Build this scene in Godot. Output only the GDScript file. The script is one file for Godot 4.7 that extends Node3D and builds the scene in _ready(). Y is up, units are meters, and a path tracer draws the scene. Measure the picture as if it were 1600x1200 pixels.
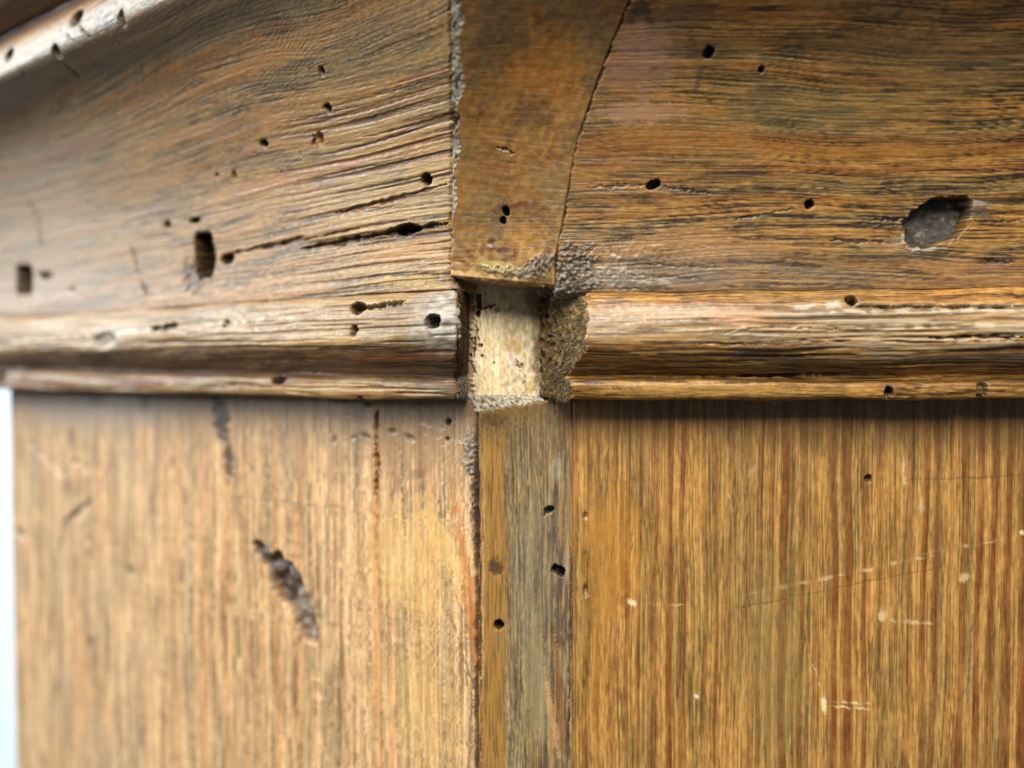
extends Node3D
# A close-up of the canted corner of an old pine cabinet: two moulded cornices with beads below them, a fillet of wood
# between their mitres, two plain boards and the corner post between them. Lengths in this file are millimetres.

const MM := 0.001
const FINE := 1.0          # grid fineness

var noise := FastNoiseLite.new()
var crumbly := FastNoiseLite.new()      # several octaves, for dirt and broken wood
var cabinet: Node3D
var wax: StandardMaterial3D
var satin: StandardMaterial3D
var dull: StandardMaterial3D
var raw: StandardMaterial3D

# what the shading functions hand back: relief in mm along the normal and the linear base colour
var sh_h := 0.0
var sh_r := 0.0
var sh_g := 0.0
var sh_b := 0.0

# frames: origin, direction along the board, outward normal
const TURN := 0.5585053606
var OL := Vector3(-7.06, 0, -4)
var DL := Vector3(-cos(TURN), 0, -sin(TURN))
var NL := Vector3(-sin(TURN), 0, cos(TURN))


class Wood:
	var seed := 0.0
	var spacing := 3.6
	var late_width := 0.3
	var warp := 1.2
	var early := Color.WHITE
	var late := Color.WHITE
	var grey := Color.WHITE
	var dark := Color.WHITE
	var light := Color.WHITE
	var grey_amount := 0.6
	var grey_bias := 0.0
	var dark_amount := 0.7
	var dark_bias := 0.0
	var light_amount := 0.3
	var late_amount := 1.0
	var relief := 0.05
	var stretch := 1.0
	var jitter := 0.5
	var late_floor := 0.62


class Mark:
	var kind := ""
	var u := 0.0
	var v := 0.0
	var ru := 1.0
	var rv := 1.0
	var ca := 1.0
	var sa := 0.0
	var depth := 0.0
	var tint := Color.BLACK
	var amount := 1.0
	var reach_u := 1.0
	var reach_v := 1.0


func _ready() -> void:
	noise.seed = 20417
	noise.noise_type = FastNoiseLite.TYPE_SIMPLEX_SMOOTH
	noise.fractal_type = FastNoiseLite.FRACTAL_NONE
	noise.frequency = 1.0
	crumbly.seed = 733
	crumbly.noise_type = FastNoiseLite.TYPE_PERLIN
	crumbly.fractal_type = FastNoiseLite.FRACTAL_FBM
	crumbly.fractal_octaves = 4
	crumbly.fractal_gain = 0.62
	crumbly.frequency = 1.0
	crumbly.domain_warp_enabled = true
	crumbly.domain_warp_amplitude = 0.5
	crumbly.domain_warp_frequency = 0.7

	# ---- camera
	var cam := Camera3D.new()
	cam.name = "camera"
	cam.position = Vector3(0, 0, 150 * MM)
	cam.rotation_degrees = Vector3(-1.5, 0, 0)
	var lens := CameraAttributesPhysical.new()
	lens.frustum_focal_length = 24.0
	lens.frustum_focus_distance = 0.1465
	lens.frustum_near = 0.01
	lens.frustum_far = 20.0
	lens.exposure_aperture = 5.2
	cam.attributes = lens
	cam.fov = 53.1301
	cam.near = 0.01
	cam.far = 20.0
	add_child(cam, true)
	cam.current = true

	# ---- air and light: soft daylight from a tall window above and before the cabinet, and from a pale bright room on the left
	var env := Environment.new()
	env.background_mode = Environment.BG_COLOR
	env.background_color = Color(0.34, 0.355, 0.37)
	env.background_energy_multiplier = 1.0
	env.tonemap_mode = Environment.TONE_MAPPER_LINEAR
	env.tonemap_exposure = 1.06
	env.sdfgi_enabled = true
	env.ssao_enabled = true
	env.ssil_enabled = true
	var world := WorldEnvironment.new()
	world.name = "world"
	world.environment = env
	add_child(world, true)
	area("window_light", Vector3(-0.10, 1.18, 1.18), Vector3(0, 0, 0), Vector2(1.2, 0.9), 5.3, Color(1.0, 0.985, 0.95))
	area("side_window_light", Vector3(-1.25, 0.52, 0.06), Vector3(-0.05, 0.05, 0), Vector2(0.9, 0.8), 2.7, Color(0.95, 0.98, 1.0))

	make_materials()

	# ---- the pale wall behind
	var wall := MeshInstance3D.new()
	wall.name = "background_wall"
	var wall_shape := BoxMesh.new()
	wall_shape.size = Vector3(2.6, 2.4, 0.1)
	wall.mesh = wall_shape
	var paint := StandardMaterial3D.new()
	paint.albedo_color = Color(0.80, 0.85, 0.89)
	paint.roughness = 0.9
	wall.material_override = paint
	wall.position = Vector3(-0.5, 0, -0.62)
	wall.rotation_degrees.y = -20
	wall.set_meta("kind", "structure")
	add_child(wall, true)

	# ---- the cabinet
	cabinet = Node3D.new()
	cabinet.name = "antique_cabinet"
	cabinet.set_meta("label", "worn brown pine cabinet corner with wormholes and a missing piece in its cornice")
	cabinet.set_meta("category", "cabinet")
	add_child(cabinet, true)
	build_panels()
	build_post()
	build_beads()
	build_coves()
	build_recess()
	build_dust()


func area(called: String, at: Vector3, towards: Vector3, size: Vector2, energy: float, tint: Color) -> void:
	var l := AreaLight3D.new()
	l.name = called
	l.area_size = size
	l.area_normalize_energy = true
	l.light_energy = energy
	l.light_color = tint
	l.shadow_enabled = true
	add_child(l, true)
	l.look_at_from_position(at, towards, Vector3.UP)


func hexl(code: String) -> Color:      # an sRGB colour as a linear base colour
	return Color(code).srgb_to_linear()


func noise_texture(seed_: int, freq: float, lo: float, hi: float) -> NoiseTexture2D:
	var n := FastNoiseLite.new()
	n.seed = seed_
	n.noise_type = FastNoiseLite.TYPE_SIMPLEX_SMOOTH
	n.frequency = freq
	n.fractal_octaves = 4
	var t := NoiseTexture2D.new()
	t.width = 512
	t.height = 512
	t.seamless = true
	t.noise = n
	var ramp := Gradient.new()
	ramp.set_color(0, Color(lo, lo, lo))
	ramp.set_color(1, Color(hi, hi, hi))
	t.color_ramp = ramp
	return t


func make_materials() -> void:
	var gloss := noise_texture(5, 0.03, 0.22, 0.60)
	var gloss_dull := noise_texture(6, 0.04, 0.55, 1.0)
	var micro := noise_texture(7, 0.09, 0.0, 1.0)
	wax = wood_material(gloss, micro, 0.0022)
	satin = wood_material(gloss, micro, 0.0030)
	satin.roughness = 1.12
	dull = wood_material(gloss_dull, micro, 0.004)
	dull.metallic_specular = 0.3
	raw = wood_material(gloss_dull, micro, 0.003)
	raw.metallic_specular = 0.3


func wood_material(gloss: Texture2D, micro: Texture2D, relief: float) -> StandardMaterial3D:
	var m := StandardMaterial3D.new()
	m.vertex_color_use_as_albedo = true
	m.roughness = 1.0
	m.roughness_texture = gloss
	m.roughness_texture_channel = BaseMaterial3D.TEXTURE_CHANNEL_RED
	m.heightmap_enabled = true
	m.heightmap_texture = micro
	m.heightmap_scale = relief
	return m


func nf(x: float, y: float) -> float:
	return crumbly.get_noise_2d(x, y) * 1.6


func n2(x: float, y: float) -> float:
	return noise.get_noise_2d(x, y)


# ------------------------------------------------------------------ wood

func wood(along: float, c: float, w: Wood) -> void:      # along the grain and across it
	var g := along * w.stretch
	var s := w.seed
	var c2 := c + w.warp * noise.get_noise_2d(g * 0.012 + s, c * 0.03) + 0.35 * noise.get_noise_2d(g * 0.05, c * 0.12 + s)
	var ph := c2 / w.spacing + w.jitter * noise.get_noise_2d(c2 * 0.13 + s * 3.0, 7.7)
	var k := floorf(ph)
	var fr := ph - k
	var vary := noise.get_noise_2d(k * 13.7 + s, 3.1)
	var lw := w.late_width * (1.0 + 0.6 * vary)
	var late := smoothstep(1.0 - lw * 1.5, 1.0 - lw * 0.7, fr) * (1.0 - smoothstep(1.0 - lw * 0.16, 1.0, fr)) * (w.late_floor + 0.5 * vary) * w.late_amount
	var f1 := noise.get_noise_2d(g * 0.020 + s, c2 * 2.3)
	var f1b := noise.get_noise_2d(g * 0.055 + s * 2.0, c2 * 4.0)
	var f2 := noise.get_noise_2d(g * 0.16, c2 * 1.5 + s)
	var f3 := noise.get_noise_2d(g * 0.32 + s, c2 * 4.8)
	var pt := noise.get_noise_2d(g * 0.022, c2 * 0.14 + s)
	var p2 := noise.get_noise_2d(g * 0.09 + s, c2 * 0.36)
	late = clampf(late * (1.0 + 0.35 * p2), 0.0, 1.0)
	var fib := 0.75 * f1 + 0.75 * f1b
	var mo2 := crumbly.get_noise_2d(g * 0.3 + s * 2.0, c2 * 1.1 + 50.0)
	var ds := smoothstep(0.18, 0.52, fib + 0.28 * f2 + 0.45 * p2 + 0.2 * f3 + 0.55 * mo2 + w.dark_bias - late * 0.25) * w.dark_amount
	var gk := smoothstep(-0.3, 0.55, pt + 0.45 * p2 + 0.35 * f1 + 0.2 * f2 + w.grey_bias) * w.grey_amount * (1.0 - 0.7 * late)
	var lk := smoothstep(0.05, 0.65, -fib + 0.35 * f3 - 0.3 * p2) * w.light_amount * (1.0 - late)
	var r := lerpf(w.early.r, w.late.r, late)
	var gg := lerpf(w.early.g, w.late.g, late)
	var b := lerpf(w.early.b, w.late.b, late)
	r += (w.grey.r - r) * gk
	gg += (w.grey.g - gg) * gk
	b += (w.grey.b - b) * gk
	r += (w.light.r - r) * lk
	gg += (w.light.g - gg) * lk
	b += (w.light.b - b) * lk
	var mo := crumbly.get_noise_2d(g * 0.75 + s, c2 * 1.5)
	var m := 1.0 + 0.26 * f3 + 0.10 * f2 - 0.14 * fib + 0.55 * mo
	r += (w.dark.r - r) * ds
	gg += (w.dark.g - gg) * ds
	b += (w.dark.b - b) * ds
	sh_r = r * m
	sh_g = gg * m
	sh_b = b * m
	sh_h = w.relief * (0.6 * late - 0.8 * ds - 0.28 * fib + 0.22 * f3 + 0.3 * f2 + 0.3 * p2 + 0.5 * mo)


func toward(c: Color, k: float) -> void:
	sh_r += (c.r - sh_r) * k
	sh_g += (c.g - sh_g) * k
	sh_b += (c.b - sh_b) * k


# ------------------------------------------------------------------ marks: holes, cracks, dents, scratches, stains and painted shading

func marks(list: Array) -> Array:
	var out: Array = []
	for a in list:
		var m := Mark.new()
		m.kind = a[0]
		m.u = a[1]
		m.v = a[2]
		m.ru = a[3]
		m.rv = a[4]
		m.ca = cos(a[5])
		m.sa = sin(a[5])
		m.depth = a[6]
		m.tint = hexl(a[7])
		m.amount = a[8]
		var grow := 2.0 if m.kind in ["stain_or_shading", "grime"] else 1.5
		var wob := 0.6 if m.kind in ["crack", "scratch"] else 0.2
		m.reach_u = (absf(m.ca) * m.ru + absf(m.sa) * m.rv) * grow + wob
		m.reach_v = (absf(m.sa) * m.ru + absf(m.ca) * m.rv) * grow + wob
		out.append(m)
	return out


func mark(m: Mark, u: float, v: float) -> void:
	var dx := u - m.u
	var dy := v - m.v
	var x := (dx * m.ca + dy * m.sa) / m.ru
	var y := (-dx * m.sa + dy * m.ca)
	match m.kind:
		"hole":
			y /= m.rv
			var q := sqrt(x * x + y * y)
			if q < 1.6:
				var e := 0.11 * n2(u * 0.9 / minf(m.ru, m.rv), v * 0.9 / minf(m.ru, m.rv)) + 0.04 * n2(u * 3.0, v * 3.0)
				q += e
				var k := 1.0 - smoothstep(0.80, 1.0, q)
				sh_h -= m.depth * k + 0.07 * (1.0 - smoothstep(0.95, 1.4, q))
				toward(m.tint, m.amount * (1.0 - smoothstep(0.9, 1.12, q)))
		"slot":                                          # square-ended hole
			y /= m.rv
			var q := maxf(absf(x), absf(y))
			q = maxf(q, sqrt(x * x + y * y) * 0.80) + 0.10 * n2(u * 0.9, v * 0.9) + 0.06 * n2(u * 3.5, v * 3.5)
			if q < 1.4:
				var k := 1.0 - smoothstep(0.85, 1.0, q)
				sh_h -= m.depth * k * (0.75 + 0.4 * n2(u * 0.7, v * 0.5))
				toward(m.tint, m.amount * (1.0 - smoothstep(0.92, 1.1, q)))
		"gouge":                                         # teardrop hollow with a rough flat floor
			y /= m.rv
			var q := sqrt(x * x + y * y) + 0.12 * n2(u * 0.4, v * 0.4)
			if q < 1.5:
				var steep := lerpf(0.26, 0.10, smoothstep(-0.6, 0.7, x + 0.5 * y))
				var k := 1.0 - smoothstep(1.0 - steep, 1.0, q)
				sh_h = lerpf(sh_h, minf(sh_h, -m.depth * (0.85 + 0.3 * n2(u * 0.25, v * 0.25)) + 0.22 * nf(u * 0.5, v * 0.8)), k)
				var kk := m.amount * (1.0 - smoothstep(0.86, 1.04, q))
				toward(m.tint, lerpf(kk, k, 0.7))
				toward(Color(0.03, 0.025, 0.02), kk * 0.3 * smoothstep(0.0, 0.7, nf(u * 0.25, v * 0.35)))
				sh_h += 0.12 * smoothstep(0.95, 1.05, q) * (1.0 - smoothstep(1.05, 1.3, q)) * n2(u * 2.0, v * 2.0)
		"dent":
			y /= m.rv
			var q := x * x + y * y
			if q < 1.0:
				var k := (1.0 - q) * (1.0 - q)
				sh_h -= m.depth * k
				toward(m.tint, m.amount * k)
		"crack", "scratch":
			if absf(x) < 1.0:
				var along := x * m.ru
				var pace := clampf(3.0 / m.ru, 0.18, 0.6)
				y += 0.24 * n2(along * pace + m.u * 3.0, m.v) + 0.04 * n2(along * 1.5 + m.v, m.u * 5.0)
				var wd := m.rv * sqrt(1.0 - x * x) * (0.85 + 0.7 * n2(along * pace * 1.6 + m.v * 7.0, m.u) + 0.25 * n2(along * 1.4, m.v))
				if m.kind == "scratch":
					wd = m.rv * sqrt(1.0 - x * x) * (0.9 + 0.3 * n2(along * 0.2 + m.v, m.u) + 0.35 * nf(u * 0.4, v * 0.4))
				if wd > 0.02:
					var k := 1.0 - smoothstep(0.45, 1.0, absf(y) / wd)
					if m.kind == "scratch":
						k *= 0.12 + 0.88 * smoothstep(-0.25, 0.45, n2(along * 0.34 + 4.0, m.v) + 0.45 * nf(along * 0.5, y * 0.8))
					sh_h -= m.depth * k
					toward(m.tint, m.amount * k)
		"stain_or_shading":
			y /= m.rv
			var q := sqrt(x * x + y * y)
			if q < 1.9:
				q += 0.30 * n2(u * 0.35, v * 0.35 + m.u) + 0.22 * n2(u * 1.3, v * 1.3) + 0.10 * n2(u * 5.0, v * 5.0)
				var k := 1.0 - smoothstep(0.45, 1.1, q)
				sh_h -= m.depth * k
				toward(m.tint, m.amount * k)
		"grime":                                         # crusted dirt, rough to the touch
			y /= m.rv
			var q := sqrt(x * x + y * y)
			if q < 1.9:
				var a := n2(u * 0.7, v * 0.7)
				var b := nf(u * 1.1, v * 1.3)
				var c := nf(u * 1.5 + 30.0, v * 1.7)
				q += 0.35 * n2(u * 0.4, v * 0.4 + m.u) + 0.25 * a
				var k := 1.0 - smoothstep(0.55, 1.1, q)
				sh_h += k * m.depth * (0.6 + 0.5 * a + 0.9 * b + 0.6 * c)
				toward(m.tint, k * m.amount * clampf(0.75 + 0.5 * b, 0.0, 1.0))
				toward(Color(0.42, 0.40, 0.36), k * m.amount * 0.4 * smoothstep(0.25, 0.7, c + 0.5 * b))  # pale glints painted on the raised specks
				toward(Color(0.03, 0.026, 0.02), k * m.amount * 0.7 * smoothstep(0.1, 0.6, -c - 0.6 * b))


# ------------------------------------------------------------------ sheets

func cr(a: float, b: float, c: float, d: float, t: float) -> float:
	return 0.5 * (2.0 * b + (c - a) * t + (2.0 * a - 5.0 * b + 4.0 * c - d) * t * t + (3.0 * b - a - 3.0 * c + d) * t * t * t)


func cr3(q: Array, k: int, f: float) -> Vector3:
	var n := q.size() - 1
	var a: Vector3 = q[clampi(k - 1, 0, n)]
	var b: Vector3 = q[clampi(k, 0, n)]
	var c: Vector3 = q[clampi(k + 1, 0, n)]
	var d: Vector3 = q[clampi(k + 2, 0, n)]
	return Vector3(cr(a.x, b.x, c.x, d.x, f), cr(a.y, b.y, c.y, d.y, f), cr(a.z, b.z, c.z, d.z, f))


# A grid between two curves: `from` and `to` are lists of points, joined row by row; u runs along the rows from u0 to u1 (lists too), v up the rows.
# opts: nu, nv, bias (finer near the start), round0/round1 (radius of the rounded edges), wob0 (unevenness of the first edge), skirt (depth of the folded-back rim), v0, flip, bend
func sheet(called: String, parent: Node3D, from: Array, to: Array, u0: Array, u1: Array, m: Material, shade: Callable, list: Array, opts: Dictionary) -> MeshInstance3D:
	var nu := maxi(4, int(opts.nu * FINE))
	var nv := maxi(4, int(opts.nv * FINE))
	var bias: float = opts.get("bias", 1.0)
	var r0: float = opts.get("round0", 0.0)
	var r1: float = opts.get("round1", 0.0)
	var rt: float = opts.get("round_top", 0.0)
	var rb: float = opts.get("round_bottom", 0.0)
	var dirt0: float = opts.get("dirt0", 0.0)
	var wob0: float = opts.get("wob0", 0.0)
	var skirt: float = opts.get("skirt", 4.0)
	var skirt0: float = opts.get("skirt0", skirt)
	var skirt_low: float = opts.get("skirt_low", skirt)
	var flip: float = -1.0 if opts.get("flip", false) else 1.0
	var bent: bool = opts.has("bend")
	var bend: Callable = opts.get("bend", notch)
	var feats := marks(list)
	# even spacing along the profile
	var rows := from.size() - 1
	var per := 24
	var tt := PackedFloat64Array()
	var vv := PackedFloat64Array()
	var last := Vector3.ZERO
	var sum: float = opts.get("v0", 0.0)
	var vstart := sum
	for k in rows * per + 1:
		var i := mini(k / per, rows - 1)
		var f := float(k - i * per) / per
		var at := cr3(from, i, f).lerp(cr3(to, i, f), opts.get("v_at", 0.3))
		if k > 0:
			sum += at.distance_to(last)
		last = at
		tt.append(float(k) / per)
		vv.append(sum)
	var wide := nu + 2
	var pts := PackedVector3Array()
	pts.resize(wide * (nv + 2))
	var cols := PackedColorArray()
	cols.resize(wide * (nv + 2))
	var uvs := PackedVector2Array()
	uvs.resize(wide * (nv + 2))
	var seek := 0
	for j in nv:
		var v := lerpf(vstart, sum, float(j) / (nv - 1))
		while seek < vv.size() - 2 and vv[seek + 1] < v:
			seek += 1
		var t := lerpf(tt[seek], tt[seek + 1], clampf((v - vv[seek]) / maxf(vv[seek + 1] - vv[seek], 1e-6), 0.0, 1.0))
		var i0 := mini(int(t), rows - 1)
		var f := t - i0
		var a := cr3(from, i0, f)
		var b := cr3(to, i0, f)
		var ua := cr(u0[maxi(i0 - 1, 0)], u0[i0], u0[i0 + 1], u0[mini(i0 + 2, rows)], f)
		var ub := cr(u1[maxi(i0 - 1, 0)], u1[i0], u1[i0 + 1], u1[mini(i0 + 2, rows)], f)
		if wob0 > 0.0:
			var w := wob0 * (n2(v * 0.35, 91.0) + 0.6 * n2(v * 1.4, 17.0))
			var dir := (b - a).normalized()
			a += dir * w
			ua += signf(ub - ua) * w
		var t2 := minf(t + 0.08, rows - 0.0)
		var t1 := maxf(t2 - 0.16, 0.0)
		var ia := mini(int(t1), rows - 1)
		var ib := mini(int(t2), rows - 1)
		var up_a := cr3(from, ib, t2 - ib) - cr3(from, ia, t1 - ia)
		var up_b := cr3(to, ib, t2 - ib) - cr3(to, ia, t1 - ia)
		var na := (b - a).cross(up_a).normalized() * flip
		var nb := (b - a).cross(up_b).normalized() * flip
		var length := a.distance_to(b)
		var active: Array = []
		for x: Mark in feats:
			if absf(v - x.v) < x.reach_v:
				active.append(x)
		for i in nu:
			var s := float(i) / (nu - 1)
			if bias != 1.0:
				s = s / (bias - (bias - 1.0) * s)
			var u := lerpf(ua, ub, s)
			shade.call(u, v)
			for x: Mark in active:
				if absf(u - x.u) < x.reach_u:
					mark(x, u, v)
			if dirt0 > 0.0 and s * length < dirt0 * 2.0:
				var e := s * length / dirt0 + 0.5 * n2(v * 0.3, 5.0) + 0.35 * nf(u * 0.5, v * 0.35)
				var k := 1.0 - smoothstep(0.25, 1.0, e)
				toward(Color(0.035, 0.024, 0.016), 0.85 * k)
				sh_h -= 0.25 * k
			var h := sh_h
			if r0 > 0.0 and s * length < r0:
				var e := 1.0 - s * length / r0
				h -= r0 * (1.0 - sqrt(maxf(0.0, 1.0 - e * e)))
			if r1 > 0.0 and (1.0 - s) * length < r1:
				var e := 1.0 - (1.0 - s) * length / r1
				h -= r1 * (1.0 - sqrt(maxf(0.0, 1.0 - e * e)))
			if rt > 0.0 and sum - v < rt:
				var e := 1.0 - (sum - v) / rt
				h -= rt * (1.0 - sqrt(maxf(0.0, 1.0 - e * e)))
			if rb > 0.0 and v - vstart < rb:
				var e := 1.0 - (v - vstart) / rb
				h -= rb * (1.0 - sqrt(maxf(0.0, 1.0 - e * e)))
			var n := na.lerp(nb, s)
			var p := a.lerp(b, s) + n * h
			if bent:
				p += bend.call(u, v)
			var at := (j + 1) * wide + i + 1
			pts[at] = p
			cols[at] = Color(maxf(sh_r, 0.004), maxf(sh_g, 0.003), maxf(sh_b, 0.002))
			uvs[at] = Vector2(u, v) * 0.045
			# the folded-back rim
			if i == 0 or i == nu - 1 or j == 0 or j == nv - 1:
				var deep := skirt0 if i == 0 else skirt
				if j == 0:
					deep = minf(deep, skirt_low)
				var back := p - n * deep
				var ii := 0 if i == 0 else (nu + 1 if i == nu - 1 else i + 1)
				var jj := 0 if j == 0 else (nv + 1 if j == nv - 1 else j + 1)
				for spot in [jj * wide + ii, jj * wide + i + 1, (j + 1) * wide + ii]:
					if spot != at:
						pts[spot] = back
						cols[spot] = cols[at]
						uvs[spot] = uvs[at]
	var nrm := PackedVector3Array()
	nrm.resize(pts.size())
	var high := nv + 2
	for j in high:
		var inner_j := j >= 1 and j <= nv
		for i in wide:
			var inner := inner_j and i >= 1 and i <= nu
			var il := maxi(i - 1, 1 if inner else 0)
			var ir := mini(i + 1, nu if inner else nu + 1)
			var jl := maxi(j - 1, 1 if inner else 0)
			var jr := mini(j + 1, nv if inner else nv + 1)
			nrm[j * wide + i] = (pts[j * wide + ir] - pts[j * wide + il]).cross(pts[jr * wide + i] - pts[jl * wide + i]).normalized() * flip
	for k in pts.size():
		pts[k] *= MM
		if nrm[k] == Vector3.ZERO:
			nrm[k] = Vector3.BACK
	var idx := PackedInt32Array()
	idx.resize((wide - 1) * (high - 1) * 6)
	var w := 0
	for j in high - 1:
		for i in wide - 1:
			var q := j * wide + i
			if flip > 0.0:
				idx[w] = q
				idx[w + 1] = q + wide
				idx[w + 2] = q + 1
				idx[w + 3] = q + 1
				idx[w + 4] = q + wide
				idx[w + 5] = q + wide + 1
			else:
				idx[w] = q
				idx[w + 1] = q + 1
				idx[w + 2] = q + wide
				idx[w + 3] = q + 1
				idx[w + 4] = q + wide + 1
				idx[w + 5] = q + wide
			w += 6
	var arrays := []
	arrays.resize(Mesh.ARRAY_MAX)
	arrays[Mesh.ARRAY_VERTEX] = pts
	arrays[Mesh.ARRAY_NORMAL] = nrm
	arrays[Mesh.ARRAY_COLOR] = cols
	arrays[Mesh.ARRAY_TEX_UV] = uvs
	arrays[Mesh.ARRAY_INDEX] = idx
	var mesh := ArrayMesh.new()
	mesh.add_surface_from_arrays(Mesh.PRIMITIVE_TRIANGLES, arrays)
	var o := MeshInstance3D.new()
	o.name = called
	o.mesh = mesh
	o.material_override = m
	parent.add_child(o, true)
	return o


# A moulding: rows of [p, y at u = 0, y at u = 100] swept along the left or the right face between two lists of u
func moulding(called: String, side: String, rows: Array, start: Array, stop: float, m: Material, shade: Callable, list: Array, opts: Dictionary) -> MeshInstance3D:
	var from := []
	var to := []
	var ua := []
	var ub := []
	for k in rows.size():
		var r: Array = rows[k]
		var s: float = start[k]
		from.append(on(side, r[0], s, lerpf(r[1], r[2], s / 100.0)))
		to.append(on(side, r[0], stop, lerpf(r[1], r[2], stop / 100.0)))
		ua.append(s)
		ub.append(stop)
	opts.flip = side == "L"
	return sheet(called, cabinet, from, to, ua, ub, m, shade, list, opts)


func on(side: String, p: float, u: float, y: float) -> Vector3:
	if side == "R":
		return Vector3(u, y, p)
	var q := OL + DL * u + NL * p
	return Vector3(q.x, y, q.z)


# ------------------------------------------------------------------ boards

var wood_panel_left: Wood
var wood_panel_right: Wood
var wood_post: Wood
var wood_cove_left: Wood
var wood_cove_right: Wood
var wood_bead_left: Wood
var wood_bead_right: Wood
var wood_fillet: Wood
var wood_core: Wood


func kind_of_wood(seed_: float, early: String, late: String, grey: String, dark: String, light: String, more: Dictionary) -> Wood:
	var w := Wood.new()
	w.seed = seed_
	w.early = hexl(early)
	w.late = hexl(late)
	w.grey = hexl(grey)
	w.dark = hexl(dark)
	w.light = hexl(light)
	for k in more:
		w.set(k, more[k])
	return w


func shade_panel_left(u: float, v: float) -> void:
	wood(v, u, wood_panel_left)
	# the board yellows towards the corner, pales and greys away from it
	toward(Color(0.36, 0.28, 0.19), 0.35 * smoothstep(60.0, 150.0, u) * (0.7 + 0.5 * n2(u * 0.05, v * 0.03)))
	# browner strip below the bead
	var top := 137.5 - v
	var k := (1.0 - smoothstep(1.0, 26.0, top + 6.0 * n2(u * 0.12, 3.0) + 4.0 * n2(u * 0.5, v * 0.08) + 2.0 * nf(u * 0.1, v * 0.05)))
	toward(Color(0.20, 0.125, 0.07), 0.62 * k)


func shade_panel_right(u: float, v: float) -> void:
	wood(v, u, wood_panel_right)
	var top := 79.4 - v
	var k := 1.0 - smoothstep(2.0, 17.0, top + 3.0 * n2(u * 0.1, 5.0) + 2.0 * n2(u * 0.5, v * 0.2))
	toward(Color(0.15, 0.08, 0.034), 0.62 * k)  # grimy brown below the bead, with part of its shadow painted in


func shade_post(u: float, v: float) -> void:
	wood(v, u, wood_post)
	# an orange sapwood strip by the left seam, grey weathered wood right of it
	var e := u + 0.35 * n2(v * 0.05, 2.0) + 0.12 * n2(v * 0.5, 8.0)
	var strip := 1.0 - smoothstep(5.4, 6.3, e + 0.25 * nf(u * 0.8, v * 0.12))
	var f := n2(u * 5.0, v * 0.1)
	var g := n2(u * 2.2, v * 0.06 + 5.0)
	if strip > 0.5:
		toward(Color(0.33, 0.165, 0.03).lerp(Color(0.15, 0.075, 0.02), smoothstep(0.0, 0.6, f + 0.4 * g)), strip * 0.85)
		toward(Color(0.10, 0.055, 0.02), 0.6 * smoothstep(0.1, 0.6, nf(u * 0.3, v * 0.04) + 0.3 * f))
	else:
		var tan := smoothstep(0.2, 0.55, g + 0.4 * n2(u * 0.9, v * 0.02)) * smoothstep(8.0, 14.0, e)
		toward(Color(0.34, 0.18, 0.06), tan * 0.7)
		var purple := smoothstep(0.25, 0.6, n2(u * 0.8 + 3.0, v * 0.035) + 0.3 * f) * smoothstep(11.0, 14.0, e)
		toward(Color(0.06, 0.035, 0.03), purple * 0.75)
		sh_h += 0.05 * g - 0.06 * purple
	sh_h -= 0.05 * (1.0 - smoothstep(0.0, 0.25, absf(e - 5.8)))
	toward(Color(0.30, 0.165, 0.05), 0.45 * smoothstep(16.5, 19.4, u + 1.2 * n2(v * 0.06, 3.0)) * smoothstep(40.0, 62.0, v))
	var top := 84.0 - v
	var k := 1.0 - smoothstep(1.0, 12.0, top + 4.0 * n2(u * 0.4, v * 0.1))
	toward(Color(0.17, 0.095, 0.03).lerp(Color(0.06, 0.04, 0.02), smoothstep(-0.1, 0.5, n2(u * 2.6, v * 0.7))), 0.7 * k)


func notch(u: float, v: float) -> Vector3:      # the chipped upper corner of the left board
	var k := smoothstep(5.0, 0.0, u) * smoothstep(134.5, 139.8, v)
	return Vector3(0, -2.6 * k * (1.0 + 0.25 * n2(u * 2.0, 4.0)), 0)


func worn_top(u: float, v: float) -> Vector3:      # the ragged upper edge of the post
	return Vector3(0, (0.30 * nf(u * 0.35, 2.0) + 0.2 * n2(u * 0.7, 8.0)) * smoothstep(80.0, 84.0, v), 0)


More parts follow.
